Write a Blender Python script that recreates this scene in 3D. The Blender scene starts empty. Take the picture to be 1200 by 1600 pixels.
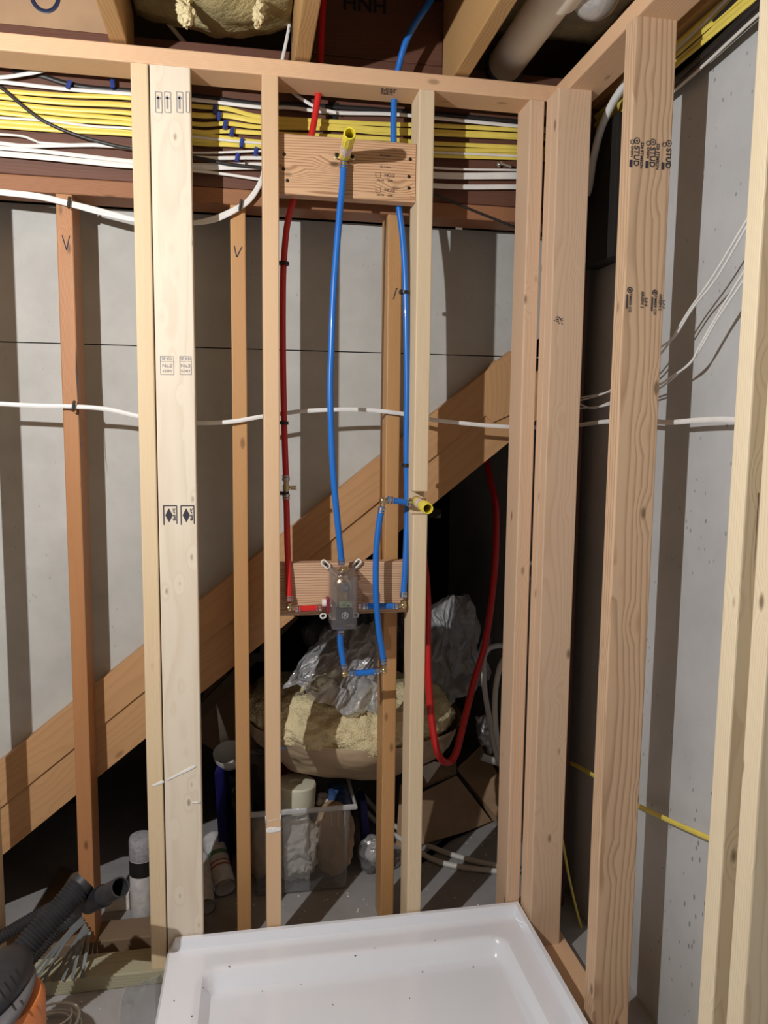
import bpy, bmesh, math, random
from mathutils import Vector, Matrix, noise
random.seed(7)
S = bpy.context.scene
COL = S.collection
pi = math.pi
H = 1.408                                   # camera height above the slab

# ------------------------------------------------------------------ camera
FPX = 1190.0
_p, _y, _r = map(math.radians, (6.2, 10.3, 0.64))
Fv = Vector((math.sin(_y) * math.cos(_p), math.cos(_y) * math.cos(_p), -math.sin(_p)))
Rv = Fv.cross(Vector((0, 0, 1))).normalized()
Uv = Rv.cross(Fv)
Rv, Uv = Rv * math.cos(_r) + Uv * math.sin(_r), -Rv * math.sin(_r) + Uv * math.cos(_r)
cam = bpy.data.cameras.new('camera'); camo = bpy.data.objects.new('camera', cam); COL.objects.link(camo)
cam.sensor_fit = 'HORIZONTAL'; cam.sensor_width = 36; cam.lens = 36 * FPX / 1200; cam.clip_start = 0.02
camo.matrix_world = Matrix(((Rv.x, Uv.x, -Fv.x, 0), (Rv.y, Uv.y, -Fv.y, 0), (Rv.z, Uv.z, -Fv.z, H), (0, 0, 0, 1)))
S.camera = camo

# ------------------------------------------------------------------ world, lamp, exposure
w = bpy.data.worlds.new('world'); S.world = w; w.use_nodes = True
w.node_tree.nodes['Background'].inputs[0].default_value = (1.0, 0.84, 0.68, 1)
w.node_tree.nodes['Background'].inputs[1].default_value = 0.15  # dim warm fill, added in place of light bounced around the basement
L = bpy.data.lights.new('work_lamp', 'POINT'); L.energy = 104; L.shadow_soft_size = 0.013; L.color = (1.0, 0.985, 0.96)
Lo = bpy.data.objects.new('work_lamp', L); COL.objects.link(Lo); Lo.location = (-0.79, 0.59, H + 0.50)
S.view_settings.view_transform = 'Standard'; S.view_settings.look = 'None'
S.view_settings.exposure = 0.0; S.view_settings.gamma = 1.0; S.view_settings.use_curve_mapping = False


def at(u, v, x=None, y=None, z=None):
    """a point of the place seen at pixel (u, v) of the 1200x1600 photo, on a known plane"""
    d = Fv + Rv * ((u - 600) / FPX) - Uv * ((v - 800) / FPX)
    t = x / d.x if x is not None else y / d.y if y is not None else (z - H) / d.z
    p = d * t
    return Vector((p.x, p.y, p.z + H))


# ------------------------------------------------------------------ materials
def nt(name):
    m = bpy.data.materials.new(name); m.use_nodes = True
    t = m.node_tree; b = t.nodes['Principled BSDF']
    return m, t, b


def nd(t, typ, **kw):
    n = t.nodes.new(typ)
    for k, v in kw.items():
        if k.startswith('i_'): n.inputs[int(k[2:])].default_value = v
        else: setattr(n, k, v)
    return n


def plain(name, col, rough=0.5, metal=0.0, var=0.0, vscale=8, bump=0.0, bscale=60, spec=0.5, coat=0, alpha=1.0):
    m, t, b = nt(name)
    b.inputs['Base Color'].default_value = (*col, 1); b.inputs['Roughness'].default_value = rough
    b.inputs['Metallic'].default_value = metal; b.inputs['Specular IOR Level'].default_value = spec
    b.inputs['Coat Weight'].default_value = coat; b.inputs['Alpha'].default_value = alpha
    tc = nd(t, 'ShaderNodeTexCoord')
    if var:
        n = nd(t, 'ShaderNodeTexNoise'); n.inputs['Scale'].default_value = vscale; n.inputs['Detail'].default_value = 6
        t.links.new(tc.outputs['Object'], n.inputs['Vector'])
        r = nd(t, 'ShaderNodeValToRGB'); t.links.new(n.outputs['Fac'], r.inputs[0])
        r.color_ramp.elements[0].position = .3; r.color_ramp.elements[1].position = .7
        r.color_ramp.elements[0].color = (*[c * (1 - var) for c in col], 1)
        r.color_ramp.elements[1].color = (*[min(1, c * (1 + var)) for c in col], 1)
        t.links.new(r.outputs[0], b.inputs['Base Color'])
    if bump:
        n = nd(t, 'ShaderNodeTexNoise'); n.inputs['Scale'].default_value = bscale; n.inputs['Detail'].default_value = 5
        t.links.new(tc.outputs['Object'], n.inputs['Vector'])
        bp = nd(t, 'ShaderNodeBump'); bp.inputs['Strength'].default_value = bump; bp.inputs['Distance'].default_value = .01
        t.links.new(n.outputs['Fac'], bp.inputs['Height']); t.links.new(bp.outputs[0], b.inputs['Normal'])
    return m


def mth(t, op, a, b=None, clamp=False):
    n = nd(t, 'ShaderNodeMath', operation=op, use_clamp=clamp)
    for i, v in enumerate((a, b)):
        if v is None: continue
        if isinstance(v, (int, float)): n.inputs[i].default_value = v
        else: t.links.new(v, n.inputs[i])
    return n.outputs[0]


def wood(name, light, dark, contrast=0.6, ring=230, knots=1.0, rough=0.62, stain=0.12, pith=(0.05, 0.07), streak=.25, ks_=(15, 15, 6.5)):
    """sawn softwood; the grain runs along the object's own z axis"""
    m, t, b = nt(name)
    tc = nd(t, 'ShaderNodeTexCoord'); oi = nd(t, 'ShaderNodeObjectInfo')
    off = nd(t, 'ShaderNodeVectorMath', operation='SCALE'); off.inputs[0].default_value = (0.013, 0.011, 17.3)
    t.links.new(oi.outputs['Random'], off.inputs['Scale'])
    add = nd(t, 'ShaderNodeVectorMath', operation='ADD'); t.links.new(tc.outputs['Object'], add.inputs[0]); t.links.new(off.outputs[0], add.inputs[1])
    P = add.outputs[0]
    # knots
    ks = nd(t, 'ShaderNodeVectorMath', operation='MULTIPLY'); ks.inputs[1].default_value = ks_; t.links.new(P, ks.inputs[0])
    vo = nd(t, 'ShaderNodeTexVoronoi'); vo.inputs['Scale'].default_value = 1.0; vo.inputs['Randomness'].default_value = .95
    t.links.new(ks.outputs[0], vo.inputs['Vector'])
    kd = vo.outputs['Distance']
    # slow wander of the rings along the board
    ws = nd(t, 'ShaderNodeVectorMath', operation='MULTIPLY'); ws.inputs[1].default_value = (6, 6, 1.5); t.links.new(P, ws.inputs[0])
    wn = nd(t, 'ShaderNodeTexNoise'); wn.inputs['Scale'].default_value = 1.0; wn.inputs['Detail'].default_value = 2.5; t.links.new(ws.outputs[0], wn.inputs['Vector'])
    sx = nd(t, 'ShaderNodeSeparateXYZ'); t.links.new(P, sx.inputs[0])
    rx = mth(t, 'ADD', sx.outputs[0], pith[0]); ry = mth(t, 'ADD', sx.outputs[1], pith[1])
    rr = mth(t, 'SQRT', mth(t, 'ADD', mth(t, 'MULTIPLY', rx, rx), mth(t, 'MULTIPLY', ry, ry)))
    wob = mth(t, 'MULTIPLY', mth(t, 'SUBTRACT', wn.outputs['Fac'], .5), 0.055)
    kb = mth(t, 'MULTIPLY', mth(t, 'SUBTRACT', 0.36, kd, True), 0.045 * knots)
    rad = mth(t, 'ADD', mth(t, 'ADD', rr, wob), kb)
    fr = mth(t, 'FRACT', mth(t, 'MULTIPLY', rad, ring))
    rp = nd(t, 'ShaderNodeValToRGB'); t.links.new(fr, rp.inputs[0])
    e = rp.color_ramp.elements
    e[0].position = 0; e[0].color = (0, 0, 0, 1); e[1].position = 1; e[1].color = (0, 0, 0, 1)
    e2 = rp.color_ramp.elements.new(.82); e2.color = (1, 1, 1, 1); e3 = rp.color_ramp.elements.new(.45); e3.color = (.12, .12, .12, 1)
    # fibres and broad colour change
    fs = nd(t, 'ShaderNodeVectorMath', operation='MULTIPLY'); fs.inputs[1].default_value = (330, 330, 7); t.links.new(P, fs.inputs[0])
    fn = nd(t, 'ShaderNodeTexNoise'); fn.inputs['Scale'].default_value = 1.0; fn.inputs['Detail'].default_value = 3; t.links.new(fs.outputs[0], fn.inputs['Vector'])
    bs = nd(t, 'ShaderNodeVectorMath', operation='MULTIPLY'); bs.inputs[1].default_value = (22, 22, 1.7); t.links.new(P, bs.inputs[0])
    bn = nd(t, 'ShaderNodeTexNoise'); bn.inputs['Scale'].default_value = 1.0; bn.inputs['Detail'].default_value = 4; t.links.new(bs.outputs[0], bn.inputs['Vector'])
    fac = mth(t, 'ADD', mth(t, 'MULTIPLY', rp.outputs[0], contrast * .62), mth(t, 'MULTIPLY', mth(t, 'SUBTRACT', fn.outputs['Fac'], .5), streak))
    fac = mth(t, 'ADD', fac, mth(t, 'MULTIPLY', mth(t, 'SUBTRACT', bn.outputs['Fac'], .5), stain * 3), True)
    mix = nd(t, 'ShaderNodeMix', data_type='RGBA'); mix.inputs['A'].default_value = (*light, 1); mix.inputs['B'].default_value = (*dark, 1)
    t.links.new(fac, mix.inputs['Factor'])
    # knot hearts
    kr = nd(t, 'ShaderNodeValToRGB'); t.links.new(kd, kr.inputs[0])
    kr.color_ramp.elements[0].position = .06; kr.color_ramp.elements[0].color = (.85, .85, .85, 1)
    kr.color_ramp.elements[1].position = .12; kr.color_ramp.elements[1].color = (0, 0, 0, 1)
    m2 = nd(t, 'ShaderNodeMix', data_type='RGBA'); m2.inputs['B'].default_value = (*[c * .30 for c in dark], 1)
    t.links.new(mth(t, 'MULTIPLY', kr.outputs[0], min(1, knots)), m2.inputs['Factor']); t.links.new(mix.outputs['Result'], m2.inputs['A'])
    t.links.new(m2.outputs['Result'], b.inputs['Base Color'])
    b.inputs['Roughness'].default_value = rough; b.inputs['Specular IOR Level'].default_value = .3
    bp = nd(t, 'ShaderNodeBump'); bp.inputs['Strength'].default_value = .25; bp.inputs['Distance'].default_value = .002
    t.links.new(fac, bp.inputs['Height']); t.links.new(bp.outputs[0], b.inputs['Normal'])
    return m


def film(name, tint=(.85, .88, .92), haze=.12, rough=.08, gloss=.25):
    """thin clear plastic: mostly see-through, a sheen and a little milkiness"""
    m, t, b = nt(name); t.nodes.remove(b)
    out = t.nodes['Material Output']
    tr = nd(t, 'ShaderNodeBsdfTransparent'); tr.inputs[0].default_value = (*tint, 1)
    gl = nd(t, 'ShaderNodeBsdfGlossy'); gl.inputs['Roughness'].default_value = rough
    df = nd(t, 'ShaderNodeBsdfDiffuse'); df.inputs[0].default_value = (*[min(1, c) for c in tint], 1)
    m1 = nd(t, 'ShaderNodeMixShader'); m1.inputs[0].default_value = haze
    t.links.new(tr.outputs[0], m1.inputs[1]); t.links.new(df.outputs[0], m1.inputs[2])
    lw = nd(t, 'ShaderNodeLayerWeight'); lw.inputs[0].default_value = .35
    f = mth(t, 'ADD', mth(t, 'MULTIPLY', lw.outputs['Fresnel'], gloss * 1.5), gloss * .25, True)
    m2 = nd(t, 'ShaderNodeMixShader'); t.links.new(f, m2.inputs[0]); t.links.new(m1.outputs[0], m2.inputs[1]); t.links.new(gl.outputs[0], m2.inputs[2])
    n = nd(t, 'ShaderNodeTexNoise'); n.inputs['Scale'].default_value = 26; n.inputs['Detail'].default_value = 4; n.inputs['Distortion'].default_value = 1.5
    tc = nd(t, 'ShaderNodeTexCoord'); t.links.new(tc.outputs['Object'], n.inputs['Vector'])
    bp = nd(t, 'ShaderNodeBump'); bp.inputs['Strength'].default_value = .5 if rough > .05 else .0; bp.inputs['Distance'].default_value = .03
    t.links.new(n.outputs['Fac'], bp.inputs['Height']); t.links.new(bp.outputs[0], gl.inputs['Normal'])
    t.links.new(m2.outputs[0], out.inputs['Surface'])
    return m


M = {}
M['white_pine'] = wood('white_pine', (.75, .67, .545), (.50, .36, .23), .34, 120, .7, .55, .12, (.0, .14), .16, (22, 22, 10))
M['yellow_pine'] = wood('yellow_pine', (.72, .57, .37), (.46, .31, .16), .5, 330, .35, .6, .10, (.2, .05), .25)
M['tan_fir'] = wood('tan_fir', (.68, .47, .29), (.44, .25, .12), .5, 300, .5, .6, .10, (.15, .03), .2)
M['grey_pine'] = wood('grey_pine', (.70, .56, .38), (.42, .30, .18), .3, 350, .4, .75, .16, (.2, .1), .45)
M['pink_fir'] = wood('pink_fir', (.68, .485, .335), (.46, .25, .14), .42, 210, .9, .6, .08, (.03, .08), .15)
M['bold_fir'] = wood('bold_fir', (.66, .46, .30), (.28, .15, .08), .85, 105, .8, .6, .08, (.035, .05), .14)
M['cream_pine'] = wood('cream_pine', (.78, .67, .48), (.48, .33, .20), .45, 180, 1.0, .6, .14, (.05, .12), .2)
M['plate_fir'] = wood('plate_fir', (.72, .47, .29), (.48, .26, .13), .4, 260, .6, .6, .08, (.1, .1), .15)
M['old_fir'] = wood('old_fir', (.42, .20, .085), (.22, .085, .03), .5, 330, .8, .5, .15, (.1, .05), .3)
M['old_tan'] = wood('old_tan', (.50, .28, .12), (.30, .14, .05), .45, 330, .7, .5, .15, (.1, .07), .3)
M['dark_beam'] = wood('dark_beam', (.135, .060, .040), (.06, .026, .018), .35, 200, .5, .55, .2, (.1, .1), .3)
M['back_plate'] = wood('back_plate', (.30, .14, .07), (.16, .065, .03), .4, 300, .5, .6, .15, (.1, .1), .3)
M['stringer'] = wood('stringer', (.50, .29, .14), (.36, .18, .075), .45, 130, .5, .6, .12, (.3, .09), .2)
M['block_fir'] = wood('block_fir', (.66, .42, .25), (.27, .12, .055), 1.2, 150, 1.2, .55, .08, (.02, .055), .1)
M['low_block'] = wood('low_block', (.64, .42, .27), (.27, .13, .07), 1.25, 165, .7, .55, .08, (.03, .09), .1)
M['treated'] = wood('treated', (.40, .375, .26), (.26, .235, .14), .55, 170, .2, .7, .1, (.02, .12), .15)
M['joist'] = wood('joist', (.50, .30, .13), (.30, .15, .055), .6, 260, .5, .6, .1, (.1, .08), .2)
M['dusty_shaded_wood'] = wood('dusty_shaded_wood', (.20, .14, .09), (.12, .08, .05), .4, 260, .5, .7, .1, (.1, .08), .2)
M['yellow'] = plain('yellow_jacket', (.74, .61, .12), .38, var=.06, vscale=30)
M['white'] = plain('white_jacket', (.72, .72, .71), .42, var=.05, vscale=30)
M['black'] = plain('black_jacket', (.016, .015, .016), .45)
M['staple_blue'] = plain('blue_staple', (.015, .04, .22), .35)
M['staple_black'] = plain('black_staple', (.01, .01, .01), .4)
M['ink'] = plain('stamp_ink', (.035, .035, .05), .8)
M['ink_soft'] = plain('faded_stamp_ink', (.30, .29, .31), .8)
M['ink_brown'] = plain('brown_stamp_ink', (.20, .11, .07), .8)
M['pex_blue'] = plain('blue_pex', (.012, .15, .56), .32, var=.04, vscale=20, coat=.2)
M['pex_red'] = plain('red_pex', (.60, .018, .018), .32, var=.05, vscale=20, coat=.2)
M['brass'] = plain('brass', (.62, .50, .30), .28, 1.0)
M['steel'] = plain('crimp_steel', (.55, .55, .56), .3, 1.0)
M['screw'] = plain('dark_screw', (.03, .028, .025), .5, .6)
M['stub_yellow'] = plain('yellow_plastic', (.86, .74, .06), .35)
M['stub_label'] = plain('stub_label', (.72, .58, .50), .5, var=.35, vscale=160)
M['stub_label_red'] = plain('stub_label_red', (.30, .04, .05), .5)
M['clear_case'] = film('clear_case', (.90, .87, .93), .07, .05, .35)
M['bin_plastic'] = film('bin_plastic', (.84, .86, .88), .16, .12, .22); M['bin_rim'] = film('bin_rim_plastic', (.84, .86, .88), .5, .2, .3)
M['sheet_film'] = film('sheet_film', (.90, .92, .97), .34, .10, .6)
M['bag_film'] = film('bag_film', (.86, .88, .92), .17, .13, .5)
M['dome_film'] = film('dome_film', (.95, .96, .95), .4, .04, .5)
M['white_plastic'] = plain('white_plastic', (.74, .73, .70), .45)
M['grey_plastic'] = plain('grey_plastic', (.12, .12, .13), .5)
M['dark_plastic'] = plain('dark_plastic', (.018, .018, .022), .5, var=.2, vscale=50)
M['blue_plastic'] = plain('blue_plastic', (.022, .022, .17), .38)
M['maroon'] = plain('maroon_plastic', (.13, .02, .03), .3, coat=.3)
M['orange'] = plain('orange_plastic', (.62, .20, .06), .45)
M['hose'] = plain('hose_plastic', (.030, .030, .034), .52, var=.25, vscale=30)
M['pvc'] = plain('pvc', (.88, .83, .72), .42, var=.05, vscale=6)
M['ring'] = plain('dark_blue_ring', (.01, .02, .06), .4)
M['acrylic'] = plain('white_acrylic', (.84, .88, .96), .16, coat=.5)
M['dirt'] = plain('dirt_speck', (.16, .13, .11), .9)
M['caulk'] = plain('white_plaster_smear', (.82, .82, .80), .8, bump=.4, bscale=200)
M['cardboard'] = plain('cardboard', (.40, .26, .155), .8, var=.12, vscale=9)
M['kraft'] = plain('kraft_paper', (.46, .35, .23), .7, var=.10, vscale=7, bump=.35, bscale=14)
M['paper'] = plain('crumpled_paper', (.78, .73, .66), .8, var=.12, vscale=14, bump=.7, bscale=40)
M['tanpaper'] = plain('tan_packing_paper', (.52, .36, .23), .8, var=.2, vscale=9, bump=.5, bscale=30)
M['roll'] = plain('tape_roll', (.72, .70, .56), .6, var=.05, vscale=20)
M['insulation'] = plain('fibreglass', (.80, .69, .42), .95, var=.14, vscale=22, bump=.9, bscale=170, spec=.1)
M['insul_old'] = plain('old_fibreglass', (.43, .37, .19), .95, var=.45, vscale=10, bump=.5, bscale=90, spec=.1)
M['grey_insulation'] = plain('grey_insulation', (.42, .40, .30), .95, var=.5, vscale=9, bump=.6, bscale=60, spec=.1)
M['denim'] = plain('blue_cloth', (.03, .08, .22), .7, bump=.4, bscale=60)
M['black_bag'] = plain('black_bag', (.012, .013, .016), .3, bump=.8, bscale=30)
M['grey_bag'] = plain('grey_bag', (.045, .04, .036), .6, bump=.6, bscale=30)
M['can_metal'] = plain('can_metal', (.40, .40, .42), .35, .8)
M['can_grey'] = plain('can_grey', (.34, .34, .36), .5, var=.2, vscale=120)
M['can_label'] = plain('can_label', (.55, .55, .56), .5, var=.15, vscale=60)
M['can_red'] = plain('can_red', (.40, .08, .05), .5)
M['can_green'] = plain('can_green', (.10, .20, .12), .5)
M['foil'] = plain('foil', (.62, .63, .66), .3, .5, bump=1.0, bscale=45)
M['tube_white'] = plain('tube_white', (.62, .61, .57), .4)
M['strip'] = plain('grey_strip', (.13, .15, .16), .5)
M['red_part'] = plain('red_part', (.22, .012, .03), .4)
M['green_tag'] = plain('green_tag', (.30, .42, .22), .5)
M['black_matte'] = plain('black_matte', (.008, .008, .008), .6)
M['subfloor'] = wood('subfloor', (.20, .115, .06), (.12, .065, .035), .3, 60, .2, .8, .2, (.4, .3), .3)
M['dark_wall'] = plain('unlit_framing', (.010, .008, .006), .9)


def concrete(name, col, pits=True, scale=1.0, marks=.5, vert=False):
    m, t, b = nt(name)
    tc = nd(t, 'ShaderNodeTexCoord')
    n = nd(t, 'ShaderNodeTexNoise'); n.inputs['Scale'].default_value = 3.0 * scale; n.inputs['Detail'].default_value = 9; n.inputs['Roughness'].default_value = .65
    t.links.new(tc.outputs['Object'], n.inputs['Vector'])
    r = nd(t, 'ShaderNodeValToRGB'); t.links.new(n.outputs['Fac'], r.inputs[0])
    r.color_ramp.elements[0].position = .32; r.color_ramp.elements[1].position = .68
    r.color_ramp.elements[0].color = (*[c * .86 for c in col], 1); r.color_ramp.elements[1].color = (*[c * 1.08 for c in col], 1)
    v = nd(t, 'ShaderNodeVectorMath', operation='MULTIPLY'); v.inputs[1].default_value = (55, 55, 26)
    t.links.new(tc.outputs['Object'], v.inputs[0])
    vo = nd(t, 'ShaderNodeTexVoronoi'); vo.inputs['Scale'].default_value = 1.0; t.links.new(v.outputs[0], vo.inputs['Vector'])
    n2 = nd(t, 'ShaderNodeTexNoise'); n2.inputs['Scale'].default_value = 2.2; n2.inputs['Detail'].default_value = 3; t.links.new(tc.outputs['Object'], n2.inputs['Vector'])
    thr = mth(t, 'MULTIPLY', mth(t, 'SUBTRACT', n2.outputs['Fac'], .40, True), .55)
    pit = mth(t, 'MULTIPLY', mth(t, 'LESS_THAN', vo.outputs['Distance'], thr), marks if pits else 0)
    mx = nd(t, 'ShaderNodeMix', data_type='RGBA'); t.links.new(pit, mx.inputs['Factor']); t.links.new(r.outputs[0], mx.inputs['A'])
    mx.inputs['B'].default_value = (*[c * .35 for c in col], 1)
    n3 = nd(t, 'ShaderNodeTexNoise'); n3.inputs['Scale'].default_value = 9; n3.inputs['Detail'].default_value = 8; n3.inputs['Roughness'].default_value = .75; n3.inputs['Distortion'].default_value = 1.0
    t.links.new(tc.outputs['Object'], n3.inputs['Vector'])
    r3 = nd(t, 'ShaderNodeValToRGB'); t.links.new(n3.outputs['Fac'], r3.inputs[0])
    r3.color_ramp.elements[0].position = .64; r3.color_ramp.elements[0].color = (0, 0, 0, 1); r3.color_ramp.elements[1].position = .72; r3.color_ramp.elements[1].color = (.4, .4, .4, 1)
    m3 = nd(t, 'ShaderNodeMix', data_type='RGBA'); t.links.new(mth(t, 'MULTIPLY', r3.outputs[0], marks), m3.inputs['Factor']); t.links.new(mx.outputs['Result'], m3.inputs['A'])
    m3.inputs['B'].default_value = (*[c * .5 for c in col], 1)
    t.links.new(m3.outputs['Result'], b.inputs['Base Color']); b.inputs['Roughness'].default_value = .85; b.inputs['Specular IOR Level'].default_value = .25
    bp = nd(t, 'ShaderNodeBump'); bp.inputs['Strength'].default_value = .2; bp.inputs['Distance'].default_value = .004
    t.links.new(n.outputs['Fac'], bp.inputs['Height']); t.links.new(bp.outputs[0], b.inputs['Normal'])
    return m


M['board_grey'] = concrete('drywall_backing_paper', (.475, .475, .455), True, 1.6, .35)
M['concrete_wall'] = concrete('smooth_concrete_wall', (.47, .48, .49), True, 1.0, .8)
M['slab'] = concrete('concrete_slab', (.34, .33, .33), True, 2.5, .6)


# ------------------------------------------------------------------ object helpers
WM = {}


def finish(name, bm, mat, parent=None, label=None, cat=None, group=None, kind=None, mw=None, smooth=False, origin=None, mats=None):
    bmesh.ops.recalc_face_normals(bm, faces=bm.faces)
    if origin is not None:
        mw = Matrix.Translation(origin); bmesh.ops.translate(bm, verts=bm.verts, vec=-Vector(origin))
    me = bpy.data.meshes.new(name); bm.to_mesh(me); bm.free()
    if smooth:
        for p in me.polygons: p.use_smooth = True
    me.materials.append(M[mat])
    for x in (mats or []): me.materials.append(M[x])
    o = bpy.data.objects.new(name, me); COL.objects.link(o)
    mw = mw or Matrix.Identity(4)
    if smooth == 'auto':
        md = o.modifiers.new('edges', 'EDGE_SPLIT'); md.split_angle = math.radians(38)
    WM[o.name] = mw
    if parent:
        o.parent = parent; o.matrix_parent_inverse = WM[parent.name].inverted(); o.matrix_basis = mw
    else: o.matrix_world = mw
    if label: o['label'] = label
    if cat: o['category'] = cat
    if group: o['group'] = group
    if kind: o['kind'] = kind
    return o


def empty(name, loc, label, cat, group=None):
    o = bpy.data.objects.new(name, None); COL.objects.link(o); o.empty_display_size = .05
    o.location = loc; WM[o.name] = Matrix.Translation(Vector(loc)); o['label'] = label; o['category'] = cat
    if group: o['group'] = group
    return o


def centre(bm):
    v = [x.co for x in bm.verts]
    return Vector(((min(a.x for a in v) + max(a.x for a in v)) / 2, (min(a.y for a in v) + max(a.y for a in v)) / 2, min(a.z for a in v)))


def single(name, bm, mat, label, cat, group=None, smooth=False, kind=None, mats=None):
    return finish(name, bm, mat, None, label, cat, group, kind, None, smooth, centre(bm), mats)


def box(bm, x0, x1, y0, y1, z0, z1, bev=0, seg=2, mi=0):
    vs = [bm.verts.new((x, y, z)) for x in (x0, x1) for y in (y0, y1) for z in (z0, z1)]
    idx = ((0, 1, 3, 2), (4, 6, 7, 5), (0, 4, 5, 1), (2, 3, 7, 6), (0, 2, 6, 4), (1, 5, 7, 3))
    fs = [bm.faces.new([vs[i] for i in f]) for f in idx]
    for f in fs: f.material_index = mi
    if bev:
        bmesh.ops.recalc_face_normals(bm, faces=fs)
        bmesh.ops.bevel(bm, geom=list({e for f in fs for e in f.edges}), offset=bev, segments=seg, affect='EDGES', profile=.5)
    return vs


def slab(bm, pts, thick, mi=0):
    """a board from its corner points and a thickness vector"""
    th = Vector(thick); a = [bm.verts.new(Vector(p)) for p in pts]; c = [bm.verts.new(Vector(p) + th) for p in pts]
    n = len(pts); f = [bm.faces.new(a), bm.faces.new(c[::-1])]
    for i in range(n): f.append(bm.faces.new((a[i], a[(i + 1) % n], c[(i + 1) % n], c[i])))
    for x in f: x.material_index = mi


def spline(pts, n=6):
    pts = [Vector(p) for p in pts]
    if len(pts) < 3: return pts
    out = []; P = [pts[0] * 2 - pts[1]] + pts + [pts[-1] * 2 - pts[-2]]
    for i in range(1, len(P) - 2):
        a, b, c, d = P[i - 1:i + 3]
        for k in range(n):
            s = k / n
            out.append(.5 * ((2 * b) + (c - a) * s + (2 * a - 5 * b + 4 * c - d) * s * s + (3 * b - a - 3 * c + d) * s ** 3))
    out.append(P[-2]); return out


def tube(bm, pts, r, r2=None, n=10, sub=6, ref=(0, 1, 0), caps=True, radf=None, hollow=0, mi=0):
    """a round (or flat, r2 thick along ref) cable or pipe through the points"""
    path = spline(pts, sub) if sub > 1 else [Vector(p) for p in pts]
    r2 = r2 or r; rings = []; ref = Vector(ref); prev = None
    for i, p in enumerate(path):
        t = (path[min(i + 1, len(path) - 1)] - path[max(i - 1, 0)]).normalized()
        u = (ref if prev is None else prev) if abs(t.dot(ref)) > .95 or prev is not None and r == r2 else ref
        a = (u - t * t.dot(u))
        if a.length < 1e-4: a = t.orthogonal()
        a.normalize(); b = t.cross(a); prev = a
        k = radf(i, len(path)) if radf else 1
        rings.append([bm.verts.new(p + a * (r2 * k * math.cos(2 * pi * j / n)) + b * (r * k * math.sin(2 * pi * j / n))) for j in range(n)])
    for q in range(len(rings) - 1):
        for j in range(n):
            f = bm.faces.new((rings[q][j], rings[q][(j + 1) % n], rings[q + 1][(j + 1) % n], rings[q + 1][j])); f.material_index = mi
    if caps:
        for rg in (rings[0], rings[-1][::-1]):
            f = bm.faces.new(rg); f.material_index = mi
    return rings


def lathe(bm, prof, p0, axis, n=24, mi=0, close=True):
    """prof: (radius, distance along the axis) pairs"""
    ax = Vector(axis).normalized(); a = ax.orthogonal().normalized(); b = ax.cross(a); p0 = Vector(p0); R = []
    for r, h in prof:
        R.append([bm.verts.new(p0 + ax * h + (a * math.cos(2 * pi * j / n) + b * math.sin(2 * pi * j / n)) * max(r, 1e-5)) for j in range(n)])
    for q in range(len(R) - 1):
        for j in range(n):
            f = bm.faces.new((R[q][j], R[q][(j + 1) % n], R[q + 1][(j + 1) % n], R[q + 1][j])); f.material_index = mi
    if close:
        for rg in (R[0], R[-1]):
            f = bm.faces.new(rg); f.material_index = mi
    return R


def blob(bm, c, rad, amp=.1, freq=4, seed=0, sub=5, ridged=False, rot=None, cut=None, mi=0, st=(1, 1, 1)):
    res = bmesh.ops.create_icosphere(bm, subdivisions=sub, radius=1)
    vs = res['verts']; c = Vector(c); rad = Vector(rad); R = rot or Matrix.Identity(3)
    for v in vs:
        q = v.co.copy(); p = Vector((q.x * rad.x, q.y * rad.y, q.z * rad.z))
        s = Vector((p.x * st[0], p.y * st[1], p.z * st[2])) * freq + Vector((seed * 7.3, seed * 3.1, seed))
        k = noise.fractal(s, 1.0, 2.0, 4)
        if ridged: k = .5 - abs(noise.noise(s)) * 1.6 - abs(noise.noise(s * 2.3)) * .7
        v.co = c + R @ (p + q * (k * amp))
    if cut:                                     # (point, normal): drop what lies on the normal's side
        g = [v for v in vs] + list({e for v in vs for e in v.link_edges}) + list({f for v in vs for f in v.link_faces})
        bmesh.ops.bisect_plane(bm, geom=g, plane_co=cut[0], plane_no=cut[1], clear_outer=True)
    return vs


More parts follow.
